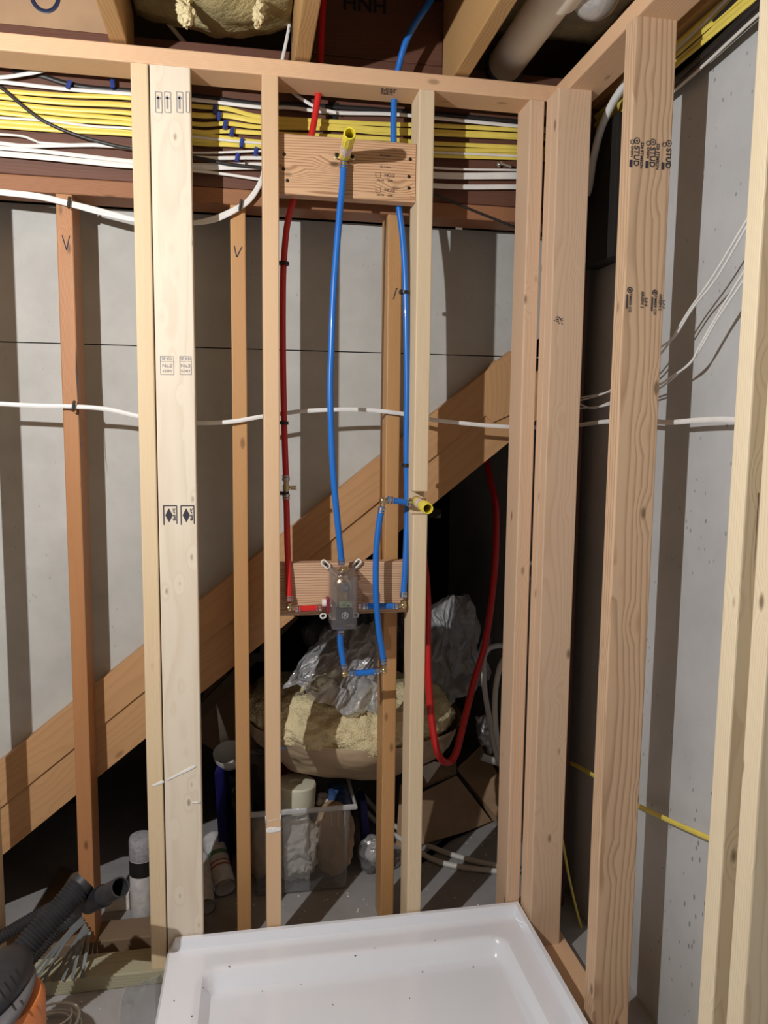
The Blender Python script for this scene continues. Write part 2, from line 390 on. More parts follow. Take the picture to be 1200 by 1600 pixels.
def lumber(name, p0, p1, wdir, w, h, mat, label=None, cat='stud', group=None, parent=None, notch=None, bow=.0, rnd=.003, kind=None, seg=14):
    """a sawn board from end centre p0 to p1; w wide along wdir, h across. Own z axis along the board."""
    p0, p1 = Vector(p0), Vector(p1); l = (p1 - p0); ln = l.length; l.normalize()
    wd = Vector(wdir); wd = (wd - l * wd.dot(l)).normalized(); hd = l.cross(wd)
    mw = Matrix.Translation(p0) @ Matrix((wd, hd, l)).transposed().to_4x4()
    bm = bmesh.new(); prof = []
    for cx, cy in ((1, 1), (-1, 1), (-1, -1), (1, -1)):
        for k in range(3):
            a = math.atan2(cy, cx) + (k - 1) * pi / 4
            prof.append((cx * (w / 2 - rnd) + rnd * math.cos(a), cy * (h / 2 - rnd) + rnd * math.sin(a)))
    zs = [ln * i / seg for i in range(seg + 1)]
    if notch:
        n0, n1, nd_ = notch; zs = sorted([z for z in zs if not n0 - .01 < z < n1 + .01] + [n0 - 1e-4, n0, n1, n1 + 1e-4])
    rings = []; sd = random.random() * 50
    for z in zs:
        k = bow * math.sin(pi * z / ln); e = .0008
        ox = k + e * noise.noise(Vector((z * 3, sd, 0))); oy = e * noise.noise(Vector((z * 3, sd, 9)))
        rg = []
        for x, y in prof:
            # notch cut from the side that faces -y of the world
            if notch and n0 <= z <= n1:
                s = -1 if hd.y > 0 else 1
                if abs(hd.y) > .5: y = max(y, -h / 2 + nd_) if s < 0 else min(y, h / 2 - nd_)
            rg.append(bm.verts.new((x + ox, y + oy, z)))
        rings.append(rg)
    n = len(prof)
    for q in range(len(rings) - 1):
        for j in range(n): bm.faces.new((rings[q][j], rings[q][(j + 1) % n], rings[q + 1][(j + 1) % n], rings[q + 1][j]))
    bm.faces.new(rings[0]); bm.faces.new(rings[-1])
    return finish(name, bm, mat, parent, label, cat if not parent and not kind else None, group, kind, mw)


_txt = {}


def text_verts(s):
    if s not in _txt:
        c = bpy.data.curves.new('t', 'FONT'); c.body = s; c.size = 1; c.align_x = 'CENTER'; c.align_y = 'CENTER'; c.offset = .022
        o = bpy.data.objects.new('t', c); COL.objects.link(o)
        dg = bpy.context.evaluated_depsgraph_get(); me = bpy.data.meshes.new_from_object(o.evaluated_get(dg))
        _txt[s] = ([tuple(v.co) for v in me.vertices], [tuple(p.vertices) for p in me.polygons])
        bpy.data.objects.remove(o); bpy.data.curves.remove(c); bpy.data.meshes.remove(me)
    return _txt[s]


def stamp(parent, org, right, up, items, mat='ink', name='grade_stamp', label=None):
    """ink on a face: items in metres on the (right, up) plane about org"""
    bm = bmesh.new(); r = Vector(right).normalized(); u = Vector(up).normalized(); nrm = r.cross(u); org = Vector(org) + nrm * .0009
    def pt(x, y): return org + r * x + u * y
    def quad(a, b, w):
        a, b = Vector(a), Vector(b); d = (b - a).normalized(); n = Vector((-d.y, d.x)) * w / 2
        bm.faces.new([bm.verts.new(pt(*q)) for q in (a - n, b - n, b + n, a + n)])
    for it in items:
        if it[0] == 'text':
            _, s, x, y, sz, rot = it; vs, fs = text_verts(s); c, q = math.cos(math.radians(rot)), math.sin(math.radians(rot))
            sx = it[0] and 1
            nv = [bm.verts.new(pt(x + (a * c - b * q) * sz, y + (a * q + b * c) * sz)) for a, b, _z in vs]
            for f in fs:
                try: bm.faces.new([nv[i] for i in f])
                except ValueError: pass
        elif it[0] == 'rect':
            _, x, y, w, h, lw = it
            for a, b in (((x - w / 2, y - h / 2), (x + w / 2, y - h / 2)), ((x + w / 2, y - h / 2), (x + w / 2, y + h / 2)), ((x + w / 2, y + h / 2), (x - w / 2, y + h / 2)), ((x - w / 2, y + h / 2), (x - w / 2, y - h / 2))): quad(a, b, lw)
        elif it[0] == 'line': quad(it[1], it[2], it[3])
        elif it[0] == 'ring':
            _, x, y, rr, lw = it
            P = [(x + rr * math.cos(k * pi / 8), y + rr * math.sin(k * pi / 8)) for k in range(17)]
            for k in range(16): quad(P[k], P[k + 1], lw)
        elif it[0] == 'diamond':
            _, x, y, w, h = it
            bm.faces.new([bm.verts.new(pt(*q)) for q in ((x - w / 2, y), (x, y - h / 2), (x + w / 2, y), (x, y + h / 2))])
        elif it[0] == 'poly': bm.faces.new([bm.verts.new(pt(*q)) for q in it[1]])
    return finish(name, bm, mat, parent, label)


def struct(name, bm, mat): return finish(name, bm, mat, kind='structure', origin=centre(bm))


X, Y, Z = Vector((1, 0, 0)), Vector((0, 1, 0)), Vector((0, 0, 1))
YS = 1.87          # front face of the shower framing
YB = 2.00          # front face of the old back wall studs
XR = .955          # face of the concrete wall
ZP = 2.215         # underside of the top plates

# ================================================================== SETTING
bm = bmesh.new(); box(bm, -3.0, XR, -2.2, 3.6, -.1, 0); struct('floor', bm, 'slab')
bm = bmesh.new(); box(bm, -3.0, 1.2, -2.2, 3.6, 2.50, 2.53); struct('ceiling', bm, 'subfloor')
bm = bmesh.new(); box(bm, XR, XR + .2, -2.2, 3.6, -.1, 2.19); struct('wall_right', bm, 'concrete_wall')
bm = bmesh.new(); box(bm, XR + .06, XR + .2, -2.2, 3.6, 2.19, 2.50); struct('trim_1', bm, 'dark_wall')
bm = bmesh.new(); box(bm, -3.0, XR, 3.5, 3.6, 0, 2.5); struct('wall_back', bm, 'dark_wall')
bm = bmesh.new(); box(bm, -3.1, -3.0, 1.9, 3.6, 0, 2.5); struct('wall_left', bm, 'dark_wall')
# grey board above the stringer with its seam: two sheets, stepped bottom edge follows the stairs
SL = (.138 + .89) / (.632 + .65)                     # slope of the stringer


def zs_top(x): return H - .89 + (x + .65) * SL
bm = bmesh.new(); ZSE = 1.408 + .212
xa = -2.0
slab(bm, [(x, 2.13, z) for x, z in ((xa, ZSE - .0015), (xa, zs_top(xa) - .03), (.62, zs_top(.62) - .03), (.80, zs_top(.80) - .1), (.949, zs_top(.9)), (.949, ZSE - .0015))], (0, .0127, 0))
slab(bm, [(x, 2.13, z) for x, z in ((xa, ZSE + .0015), (.949, ZSE + .0015), (.949, 1.965), (xa, 1.965))], (0, .0127, 0))
struct('wall_stair', bm, 'board_grey')

# staircase behind the grey board: treads and risers rising to the right
st = empty('staircase', (-.3, 2.6, 0), 'dark wooden staircase rising to the right behind the grey board', 'staircase')
for k in range(9):
    x = -1.75 + k * .255; z = zs_top(x) - .12
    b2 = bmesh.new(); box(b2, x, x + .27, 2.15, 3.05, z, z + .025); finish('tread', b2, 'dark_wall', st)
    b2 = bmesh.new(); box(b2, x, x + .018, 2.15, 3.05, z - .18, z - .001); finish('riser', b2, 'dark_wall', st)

# ================================================================== SHOWER WALL FRAMING
def vstud(name, x0, x1, y0, y1, z0, z1, mat, label, dx=0, dy=0, **kw):
    return lumber(name, ((x0 + x1) / 2, (y0 + y1) / 2, z0), ((x0 + x1) / 2 + dx, (y0 + y1) / 2 + dy, z1), X, x1 - x0, y1 - y0, mat, label, **kw)


lumber('top_plate', (-1.4, YS + .0445, ZP + .019), (.845, YS + .0445, ZP + .019), Y, .089, .038, 'plate_fir', 'long horizontal fir top plate across the shower wall studs', 'top plate')
lumber('top_plate', (.803, .25, ZP + .019), (.803, YS - .002, ZP + .019), X, .089, .038, 'plate_fir', 'fir top plate running towards the viewer over the right-hand studs', 'top plate')
s0 = vstud('wall_stud', -.650, -.612, YS, YS + .089, .0385, ZP, 'yellow_pine', 'pine stud left of the narrow stud, just beyond the left edge of the picture')
s1 = vstud('wall_stud', -.247, -.209, YS, YS + .089, .0385, ZP, 'yellow_pine', 'narrow yellowish stud edge-on, nailed left of the wide pale stud')
s2 = vstud('wall_stud', -.206, -.117, YS, YS + .038, .0385, ZP, 'white_pine', 'wide pale pine stud turned flat to the viewer with boxed ink stamps')
s3 = vstud('wall_stud', .043, .081, YS, YS + .089, .0385, ZP, 'tan_fir', 'tan fir stud beside the red pipe, plaster smear near its foot')
s4 = vstud('wall_stud', .4145, .4525, YS, YS + .089, .0385, ZP, 'grey_pine', 'weathered pale stud notched for the lower yellow stub, right of the blue pipe', notch=(1.155, 1.215, .045))
s5 = vstud('wall_stud', .693, .731, YS, YS + .089, .0385, ZP, 'pink_fir', 'fir stud at the right end of the shower wall, left of the doubled corner studs')
c1 = vstud('wall_stud', .734, .819, 1.8325, 1.8695, .0385, ZP, 'pink_fir', 'rear board of the doubled corner studs, mostly hidden behind the front one')
c2 = vstud('wall_stud', .734, .819, 1.794, 1.832, .0385, ZP, 'pink_fir', 'front board of the doubled corner studs with smudged ink spot and large knots')
r1 = vstud('wall_stud', .755, .844, 1.468, 1.511, .0385, ZP, 'bold_fir', 'fir stud with bold grain and two rows of black grade stamps on the right wall')
r2 = vstud('wall_stud', .757, .846, 1.053, 1.092, .0385, ZP, 'cream_pine', 'cream pine stud near the right edge, split along its brownish face')
r3 = vstud('wall_stud', .757, .846, .979, 1.019, .0385, ZP, 'cream_pine', 'nearest pale pine stud, cut off by the right edge of the picture')
lumber('bottom_plate', (-1.4, YS + .041, .019), (.757, YS + .041, .019), Y, .092, .038, 'treated', 'greenish treated bottom plate lying on the floor left of the shower pan', 'bottom plate')
lumber('bottom_plate', (.801, .25, .019), (.801, YS - .005, .019), X, .085, .038, 'plate_fir', 'fir bottom plate running along the right side of the shower pan', 'bottom plate')

# blocking
ub = lumber('blocking_board', (.0825, 1.912, 2.030), (.413, 1.912, 2.030), Y, .038, .138, 'block_fir', 'upper fir blocking board between two studs, behind the yellow shower stub', 'blocking')
lb = lumber('blocking_board', (.0825, 1.940, .998), (.413, 1.940, .998), Y, .038, .136, 'low_block', 'lower fir blocking board with wavy grain behind the clear valve case', 'blocking')
for i, (u, v) in enumerate(((641, 249), (639, 276), (639, 294), (444, 241), (443, 264), (449, 282))):
    p = at(u, v, y=1.893); b2 = bmesh.new(); lathe(b2, [(.0042, 0), (.0042, .0012), (.002, .0016)], (min(p.x, .402), 1.8935, p.z), (0, -1, 0), 12); finish('screw', b2, 'screw', ub)

# ================================================================== OLD BACK WALL
lumber('header_beam', (-1.4, YB + .045, 2.165), (.93, YB + .045, 2.165), Y, .088, .334, 'dark_beam', 'dark red-brown header beam behind the yellow cables', 'beam')
lumber('top_plate', (-1.4, YB + .0445, 1.978), (.93, YB + .0445, 1.978), Y, .089, .038, 'back_plate', 'old brown top plate under the dark beam', 'top plate')
b1 = vstud('old_stud', -.443, -.405, YB, YB + .089, .0385, 1.9585, 'old_fir', 'old orange-brown stud with a long crack and a pencilled V, left of the pale pair')
b2_ = vstud('old_stud', -.034, .004, YB, YB + .089, .0005, 1.9585, 'old_tan', 'old narrow brown stud with a pencilled V, behind and left of the red pipe')
b3 = vstud('old_stud', .366, .404, YB, YB + .089, .0005, 1.9585, 'old_tan', 'old brown stud behind the right blue pipe', dx=.0)
b4 = vstud('old_stud', .885, .923, YB, YB + .089, .0005, 1.9585, 'dark_beam', 'dark old stud in the gap behind the doubled corner studs')
lumber('bottom_plate', (-1.4, YB + .0465, .019), (-.125, YB + .0465, .019), Y, .089, .038, 'dusty_shaded_wood', 'old brown bottom plate under the old studs, behind the treated plate', 'bottom plate')  # darker wood used here so the colour carries the plate's shade
# V marks and the crack
stamp(b1, at(103, 380, y=YB) , X, Z, [('line', (-.008, .018), (.001, -.016), .0025), ('line', (.001, -.016), (.009, .018), .0025)], name='pencil_mark')
stamp(b2_, at(371, 393, y=YB), X, Z, [('line', (-.008, .014), (-.002, -.014), .0025), ('line', (-.002, -.014), (.011, .012), .0025)], name='pencil_mark')
stamp(b3, at(617, 458, y=YB), X, Z, [('line', (-.004, -.016), (.004, .012), .0025), ('line', (.002, .012), (.008, .012), .002)], name='pencil_mark')
cr = [at(u, v, y=YB) for u, v in ((121, 540), (123, 580), (126, 640), (129, 690), (132, 712), (128, 690), (125, 640), (121, 580))]
bm = bmesh.new(); c0 = [bm.verts.new(p + Vector((-.004, -.0012, 0))) for p in cr]; bm.faces.new(c0); finish('crack', bm, 'black_matte', b1)

# stringer: upper board stands a little proud of the lower one
ang = math.atan(SL); d = Vector((math.cos(ang), 0, math.sin(ang))); nrm = Vector((-math.sin(ang), 0, math.cos(ang)))
sg = empty('stair_stringer', (-.65, 2.105, zs_top(-.65)), 'wide diagonal fir stair stringer rising to the right behind the old studs', 'stringer')
W = .2035
def sgb(name, t0, t1, y0, y1, x0, x1, mat):
    pa = Vector((x0, (y0 + y1) / 2, zs_top(x0))) - nrm * ((t0 + t1) / 2); pb = Vector((x1, (y0 + y1) / 2, zs_top(x1))) - nrm * ((t0 + t1) / 2)
    return lumber(name, pa, pb, Y, y1 - y0, t1 - t0, mat, parent=sg, rnd=.001)
sgb('upper_board', 0, .098, 2.0895, 2.129, -1.6, .74, 'stringer')
sgb('lower_board', .0985, .2035, 2.096, 2.129, -1.6, .90, 'stringer')
bm = bmesh.new()
slab(bm, [at(u, v, y=2.0895) for u, v in ((748, 612), (752, 586), (759, 583), (763, 577), (775, 563), (815, 566), (815, 640), (770, 660), (748, 640))], (0, .03, 0))
finish('split_end', bm, 'stringer', sg)

# ================================================================== CEILING FRAME
for x, lab in ((-.272, 'ceiling joist above the narrow stud, left of the yellow insulation'), (.137, 'ceiling joist between the insulation and the red pipe'), (.521, 'ceiling joist left of the white drain pipe'), (.93, 'ceiling joist above the concrete wall')):
    lumber('ceiling_joist', (x, -1.2, 2.376), (x, 1.995, 2.376), X, .038, .234, 'joist', 'brown ' + lab, 'joist')
bb = lumber('blocking_board', (.1565, 2.02, 2.41), (.5015, 2.02, 2.41), Y, .038, .155, 'dark_beam', 'dark rim board closing the bay where the blue pipe rises', 'blocking')
stamp(bb, at(570, 8, y=2.0), X, Z, [('text', 'HNH', 0, 0, .05, 0)], 'black_matte')


def batt(name, x0, x1, y0, y1, z0, z1, mat, label, seed, sag=.03, amp=.03, fr=6):
    bm = bmesh.new(); nx, ny = 26, 40; V = []
    for i in range(nx + 1):
        row = []
        for j in range(ny + 1):
            a, b = i / nx, j / ny; x = x0 + (x1 - x0) * a; y = y0 + (y1 - y0) * b
            z = z0 - sag * math.sin(pi * a) + amp * noise.fractal(Vector((x * fr, y * fr, seed)), 1.1, 2, 6)
            row.append((bm.verts.new((x, y, z)), bm.verts.new((x, y, z1))))
        V.append(row)
    for i in range(nx):
        for j in range(ny):
            for k in (0, 1): bm.faces.new((V[i][j][k], V[i + 1][j][k], V[i + 1][j + 1][k], V[i][j + 1][k]))
    for i in range(nx):
        for j in (0, ny): bm.faces.new((V[i][j][0], V[i + 1][j][0], V[i + 1][j][1], V[i][j][1]))
    for j in range(ny):
        for i in (0, nx): bm.faces.new((V[i][j][0], V[i][j + 1][0], V[i][j + 1][1], V[i][j][1]))
    return single(name, bm, mat, label, 'insulation', smooth=True)


batt('insulation_batt', -.245, .114, .6, 1.985, 2.375, 2.49, 'insul_old', 'yellow fibreglass batt sagging between the two left ceiling joists', 3, .035, .030)
for k, (u, v) in enumerate(((290, 22), (403, 30))):
    p = at(u, v, z=2.31); bm = bmesh.new(); blob(bm, p + Vector((0, 0, .012)), ((.017, .017, .042) if k == 0 else (.009, .009, .026)), .014, 60, k, 5)
    single('insulation_tuft', bm, 'insulation', ('pale torn tuft hanging from the middle of the ceiling insulation', 'small torn tuft hanging near the right joist from the ceiling insulation')[k], 'insulation', smooth=True)
batt('insulation_batt', .56, .90, .6, 1.99, 2.425, 2.49, 'grey_insulation', 'dim fibreglass batt above the white drain pipe', 9, .01, .02)
# tan panel in the far left bay with a blue ring drawn on it
bm = bmesh.new(); box(bm, -.95, -.294, 2.02, 2.04, 2.335, 2.495)
tp = single('ceiling_panel', bm, 'cardboard', 'tan board above the dark beam in the top left corner with a blue painted ring', 'board')
bm = bmesh.new(); p = at(70, -8, y=2.019); tube(bm, [p + Vector((.030 * math.cos(a), 0, .036 * math.sin(a))) for a in [k * pi / 10 for k in range(0, 21)]], .005, .001, ref=Y, sub=2); finish('painted_ring', bm, 'ring', tp)

# drain pipe
pv = empty('drain_pipe', (.655, 1.99, 2.345), 'white plastic drain pipe running overhead into a dark ring', 'pipe')
bm = bmesh.new(); lathe(bm, [(.0445, 0), (.0445, -.9)], (.664, 1.995, 2.344), (0, 1, 0), 32); finish('pipe_body', bm, 'pvc', pv, smooth='auto')
bm = bmesh.new(); lathe(bm, [(.0447, -.36), (.0535, -.358), (.0535, -.48), (.0535, -.56), (.0447, -.562)], (.664, 1.995, 2.344), (0, 1, 0), 32, close=False); finish('coupling', bm, 'pvc', pv, smooth='auto')
bm = bmesh.new(); lathe(bm, [(.0447, -.004), (.052, -.004), (.052, -.016), (.0447, -.018)], (.664, 1.998, 2.344), (0, 1, 0), 32, close=False); finish('seal_ring', bm, 'ring', pv, smooth='auto')
p = at(932, -12, y=1.62)
bm = bmesh.new(); blob(bm, p, (.052, .06, .050), .003, 10, 2, 4); single('plastic_dome', bm, 'dome_film', 'clear shiny plastic dome hanging overhead beside the white pipe', 'cover', smooth=True)

# ================================================================== CABLES ALONG THE BEAM
def cable(mat, pts, y, label, cat='cable', group=None, rw=.0055, rt=.0026, name=None, x=None, ref=(0, 1, 0), smooth=True, n=10):
    P = [at(u, v, x=x) if x is not None else at(u, v, y=(y[i] if isinstance(y, (list, tuple)) else y)) for i, (u, v) in enumerate(pts)]
    bm = bmesh.new(); tube(bm, P, rw, rt, n=n, ref=ref)
    return single(name or 'electrical_cable', bm, mat, label, cat, group, smooth='auto')


ords = ['topmost', 'second', 'third', 'fourth', 'fifth', 'sixth', 'lowest']
yel = [((-60, 138), (0, 142), (100, 149), (205, 153), (305, 166), (355, 170), (410, 183), (520, 190), (600, 194), (676, 196), (808, 203)),
       ((-60, 146), (0, 151), (100, 160), (205, 165), (305, 180), (355, 181), (410, 190), (520, 197), (600, 203), (676, 206), (808, 212)),
       ((-60, 156), (0, 161), (100, 171), (205, 177), (305, 194), (355, 193), (410, 199), (520, 201), (600, 208), (676, 209), (808, 215)),
       ((-60, 163), (0, 168), (100, 178), (205, 187), (305, 206), (355, 205), (410, 208), (520, 213), (600, 217), (676, 224), (808, 230)),
       ((-60, 171), (0, 176), (100, 187), (205, 194), (305, 210), (355, 216), (410, 222), (520, 224), (600, 226), (676, 233), (808, 236)),
       ((-60, 185), (0, 190), (100, 197), (205, 204), (305, 219), (355, 221), (410, 226), (520, 231), (600, 237), (676, 240), (808, 243)),
       ((-60, 192), (0, 197), (100, 204), (205, 210), (305, 224), (355, 226), (410, 229), (520, 235), (600, 241), (676, 243), (808, 247))]
for i, p in enumerate(yel):
    p = p + ((850, p[-1][1] + 2), (905, p[-1][1] + 4))
    cable('yellow', p, [1.991 - .004 * ((i + j) % 2) for j in range(len(p))], 'flat yellow cable along the dark beam, %s of the yellow bundle' % ords[i], group='yellow cables along the dark beam', rw=.0054 if i != 1 else .0065)
W1 = [((-60, 124), (0, 128), (100, 139), (205, 147), (305, 156), (410, 168), (450, 168), (520, 176), (605, 178), (676, 184), (808, 197), (880, 203)),
      ((-40, 180), (0, 184), (75, 189), (150, 198), (205, 201), (305, 214), (410, 224), (600, 236), (676, 238), (808, 244)),
      ((-60, 208), (0, 210), (35, 213), (55, 220), (75, 224), (205, 231), (305, 239), (410, 236), (470, 240), (676, 262), (808, 266)),
      ((-60, 220), (0, 224), (40, 228), (110, 227), (160, 227), (205, 232), (305, 246), (410, 247), (500, 252), (676, 271), (808, 272)),
      ((-60, 226), (0, 231), (70, 237), (140, 245), (205, 252), (305, 258), (410, 257), (500, 262), (676, 276), (808, 277)),
      ((-60, 234), (0, 240), (70, 246), (140, 253), (205, 259), (305, 262), (410, 261), (500, 268), (676, 290), (808, 292)),
      ((205, 260), (305, 267), (350, 272), (410, 281), (420, 282))]
wl = ['white cable above the yellow bundle', 'white cable threading between the lower yellow cables', 'thin white cable with a kink, just below the yellow bundle', 'white cable second below the yellow bundle',
      'white cable just above the thick lowest one on the dark beam', 'thick white cable, lowest of those along the dark beam', 'short white cable drooping towards the tan stud beside the cable loop']
for i, p in enumerate(W1):
    cable('white', p, [1.986 - .003 * ((i + j) % 2) for j in range(len(p))], wl[i], group='white cables along the dark beam', rw=(.0045, .003, .0028, .0045, .0048, .0065, .0035)[i])
cable('white', ((-60, 124), (0, 121), (20, 119), (38, 116), (60, 112), (110, 98), (150, 80)), 1.975, 'short white cable rising behind the top plate at the left edge', rw=.0045)
cable('black', ((20, 110), (60, 117), (105, 131), (150, 138), (205, 142), (300, 150), (410, 163), (450, 163), (600, 172), (676, 178), (808, 190)), 1.996, 'black cable stapled just under the top plate above the yellow bundle', rw=.006, rt=.004)
cable('black', ((-40, 118), (0, 136), (35, 165), (70, 190), (120, 211), (170, 225), (205, 232), (305, 246), (355, 256), (410, 262), (470, 268)), 1.974, 'black cable crossing diagonally down over the yellow bundle', rw=.004, rt=.003)
cable('black', ((640, 290), (676, 302), (730, 325), (770, 341), (802, 354), (850, 370)), 1.980, 'thin black cable slanting down below the beam, left of the corner', rw=.0033, rt=.003)
cable('white', ((448, 135), (462, 148), (480, 160), (500, 170), (525, 176)), 1.972, 'short white cable curving down behind the red pipe under the top plate', rw=.0042)
cable('white', ((461, -60), (455, 0), (452, 40), (441, 93), (436, 115)), 1.972, 'white cable coming down past the middle joist from above', rw=.004)
bm = bmesh.new(); P_ = [at(u, v, y=1.998) for u, v in ((516, 160), (528, 160), (526, 205), (514, 205))]; slab(bm, P_, (0, -.0015, 0)); single('black_strap', bm, 'black', 'black strap on the beam behind the red pipe and yellow cables', 'strap')

p = at(783, 259, y=1.998); bm = bmesh.new(); lathe(bm, [(.0085, 0), (.0085, .003), (.005, .004), (.005, .012)], p + Vector((-.006, 0, .002)), (.25, -1, .05), 12); lathe(bm, [(.0035, 0), (.0035, .03)], p + Vector((-.006, -.010, .002)), (1, -.1, -.25), 10)
single('beam_bolt', bm, 'steel', 'small metal bolt on the dark beam left of the right end stud', 'bolt', smooth='auto')

# loop of two cables and the middle run
yy = 1.987
for k, o in enumerate((0, 5)):
    cable('white', [(-80, 288 + o), (0, 298 + o * .8), (60, 305 + o * .8), (108, 316 + o * .8), (160, 329 + o), (213, 343 + o * .3), (260, 349), (305, 347 + o * .4), (340, 338 + o), (377, 320 + o * .8), (395, 303 + o), (408, 280 + o), (412, 262 + o)],
          [yy] * 5 + [1.984] * 8, ('upper', 'lower')[k] + ' one of the two white cables looping down under the cable bundle and back up', rw=.0045, group='looping white cables')
cable('white', [(-80, 628), (0, 631), (60, 634), (110, 635), (165, 639), (215, 650), (260, 658), (310, 661), (360, 659), (415, 650), (480, 642), (560, 640), (625, 646), (670, 655), (740, 663), (795, 667), (830, 668), (870, 668)], yy,
      'white cable sagging across the studs at mid height', rw=.0055)
cable('white', [(868, 668), (905, 664), (945, 659), (1000, 657), (1045, 660), (1085, 657), (1130, 655), (1180, 658)], None, 'white cable running at mid height past the concrete wall', rw=.0055, x=.90, ref=(1, 0, 0))


def staple(u, v, y, mat, label, cat='cable staple', w=.008, h=.014, rot=0, group=None):
    p = at(u, v, y=y); bm = bmesh.new()
    tube(bm, [p + Vector((0, .006, h)), p + Vector((0, -.003, h)), p + Vector((0, -.003, -h)), p + Vector((0, .006, -h))], w / 2, .002, sub=1, ref=(0, 1, 0), n=8)
    bmesh.ops.rotate(bm, verts=bm.verts, cent=p, matrix=Matrix.Rotation(math.radians(rot), 3, 'Y'))
    return single('cable_staple', bm, mat, label, cat, group)


for u, v, rot, t in ((108, 133, 20, 'black cable under the top plate, left'), (176, 131, 0, 'beam just left of the narrow stud'), (336, 171, 10, 'highest yellow cable right of the wide stud'), (342, 182, 10, 'second yellow cable right of the wide stud'),
                     (352, 195, 10, 'third yellow cable right of the wide stud'), (362, 207, 10, 'fourth yellow cable right of the wide stud'), (378, 223, 10, 'lowest yellow cable left of the tan stud'), (400, 237, 10, 'thin white cable left of the tan stud'), (371, 246, 10, 'white cable below the yellow bundle, left of the tan stud')):
    staple(u, v, 1.983, 'staple_blue', 'blue plastic staple on the ' + t, w=.010, h=.009, rot=rot, group='blue cable staples')
for u, v, y, t in ((108, 316, 1.980, 'looping white cables on the cracked old stud'), (376, 320, 1.978, 'looping white cables on the narrow brown stud'), (115, 635, 1.980, 'sagging white cable on the cracked old stud')):
    staple(u, v, y, 'staple_black', 'black staple holding the ' + t, w=.007, h=.012, rot=10, group='black cable staples')
staple(384, 256, 1.979, 'staple_black', 'small black staple on the white cables below the yellow bundle', w=.004, h=.008, group='black cable staples')

# cables along the concrete wall
def rcable(mat, pts, x, label, rw=.005, rt=.003, group=None): return cable(mat, pts, None, label, group=group, rw=rw, rt=rt, x=x, ref=(1, 0, 0))


RG = 'yellow cables over the concrete wall'
for i, (a, b, c) in enumerate(((1135, -6, 0), (1146, -6, 3), (1157, -4, 6), (1168, -3, 9), (1180, -3, 12))):
    # parallel lines that run away from the viewer at constant height
    p = at(a, -3, x=.925); q = Vector((.925 + .004 * (i % 2), 2.05, p.z + (-.004, .003, -.002, .004, 0)[i])); p0 = Vector((.925 + .004 * (i % 2), .6, p.z))
    bm = bmesh.new(); tube(bm, [p0, p0.lerp(q, .3) + Vector((0, 0, .003 * (i % 3 - 1))), p0.lerp(q, .6), q], .006, .003, ref=X)
    single('electrical_cable', bm, 'yellow', 'yellow cable running back over the concrete wall, %s of five' % ('highest', 'second highest', 'middle', 'second lowest', 'lowest')[i], 'cable', RG, smooth='auto')
for i, (dz, mat, lab, rr) in enumerate(((.052, 'white', 'white cable above the yellow bundle over the concrete wall', .005), (-.012, 'black', 'black cable directly under the yellow bundle over the concrete wall', .007), (-.026, 'black', 'lower black cable along the top of the concrete wall', .006), (-.034, 'tube_white', 'grey-white cable, lowest along the top of the concrete wall', .0035), (.034, 'black', 'black cable above the yellow bundle over the concrete wall', .006))):
    z = at(1187, 0, x=.925).z + dz; bm = bmesh.new()
    tube(bm, [Vector((.925, .6, z)), Vector((.930, .95, z - .006)), Vector((.92, 1.25, z + .008)), Vector((.928, 1.6, z - .006)), Vector((.93, 2.0, z))], rr, .003, ref=X)
    single('electrical_cable', bm, mat, lab, 'cable', smooth='auto')
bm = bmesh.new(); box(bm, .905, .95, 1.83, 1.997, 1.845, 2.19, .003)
single('shaded_board', bm, 'dark_wall', 'wooden board with painted-in shade in the corner gap behind the white hose', 'board')  # near-black colour paints in the corner shade on the wood
cable('white', [(985, 118), (972, 138), (955, 165), (938, 205), (927, 250), (921, 290), (917, 304)], None, 'thick white hose bending down in the gap between the corner studs and the stamped stud', 'hose', rw=.0095, rt=.0095, name='white_hose', x=.885, n=14)
TG = 'thin white wires by the concrete wall'
rcable('white', [(1185, 318), (1166, 345), (1115, 430), (1076, 486), (1048, 532), (1030, 556), (1005, 585), (960, 610), (905, 622)], .900, 'thin white wire, upper of the pair rising right past the concrete wall', .0022, .0022, TG)
rcable('white', [(1185, 326), (1168, 352), (1120, 434), (1082, 482), (1054, 526), (1030, 545), (1000, 580), (950, 612), (903, 627)], .896, 'thin white wire, lower of the pair rising right past the concrete wall', .0022, .0022, TG)
rcable('white', [(1185, 385), (1165, 420), (1125, 485), (1095, 538), (1078, 568), (1050, 588), (1028, 602), (985, 618), (945, 634), (905, 638)], .900, 'thin white wire running below the rising pair beside the concrete wall', .0022, .0022, TG)
rcable('white', [(1190, 384), (1168, 428), (1120, 500), (1088, 555), (1060, 583), (1028, 608), (985, 622), (955, 628), (925, 638), (900, 628)], .903, 'lowest thin white wire beside the concrete wall', .0022, .0022, TG)
rcable('yellow', [(870, 1186), (888, 1191), (920, 1207), (960, 1235), (994, 1257), (1050, 1284), (1111, 1311), (1150, 1328)], .93, 'flat yellow cable sloping down low across the concrete wall', .006, .003)
cable('yellow', [(872, 1280), (880, 1320), (890, 1375), (903, 1430), (914, 1470)], 1.90, 'thin yellow cable hanging to the floor behind the corner studs', rw=.0035, rt=.003)

# ================================================================== PLUMBING
R_ = .0080


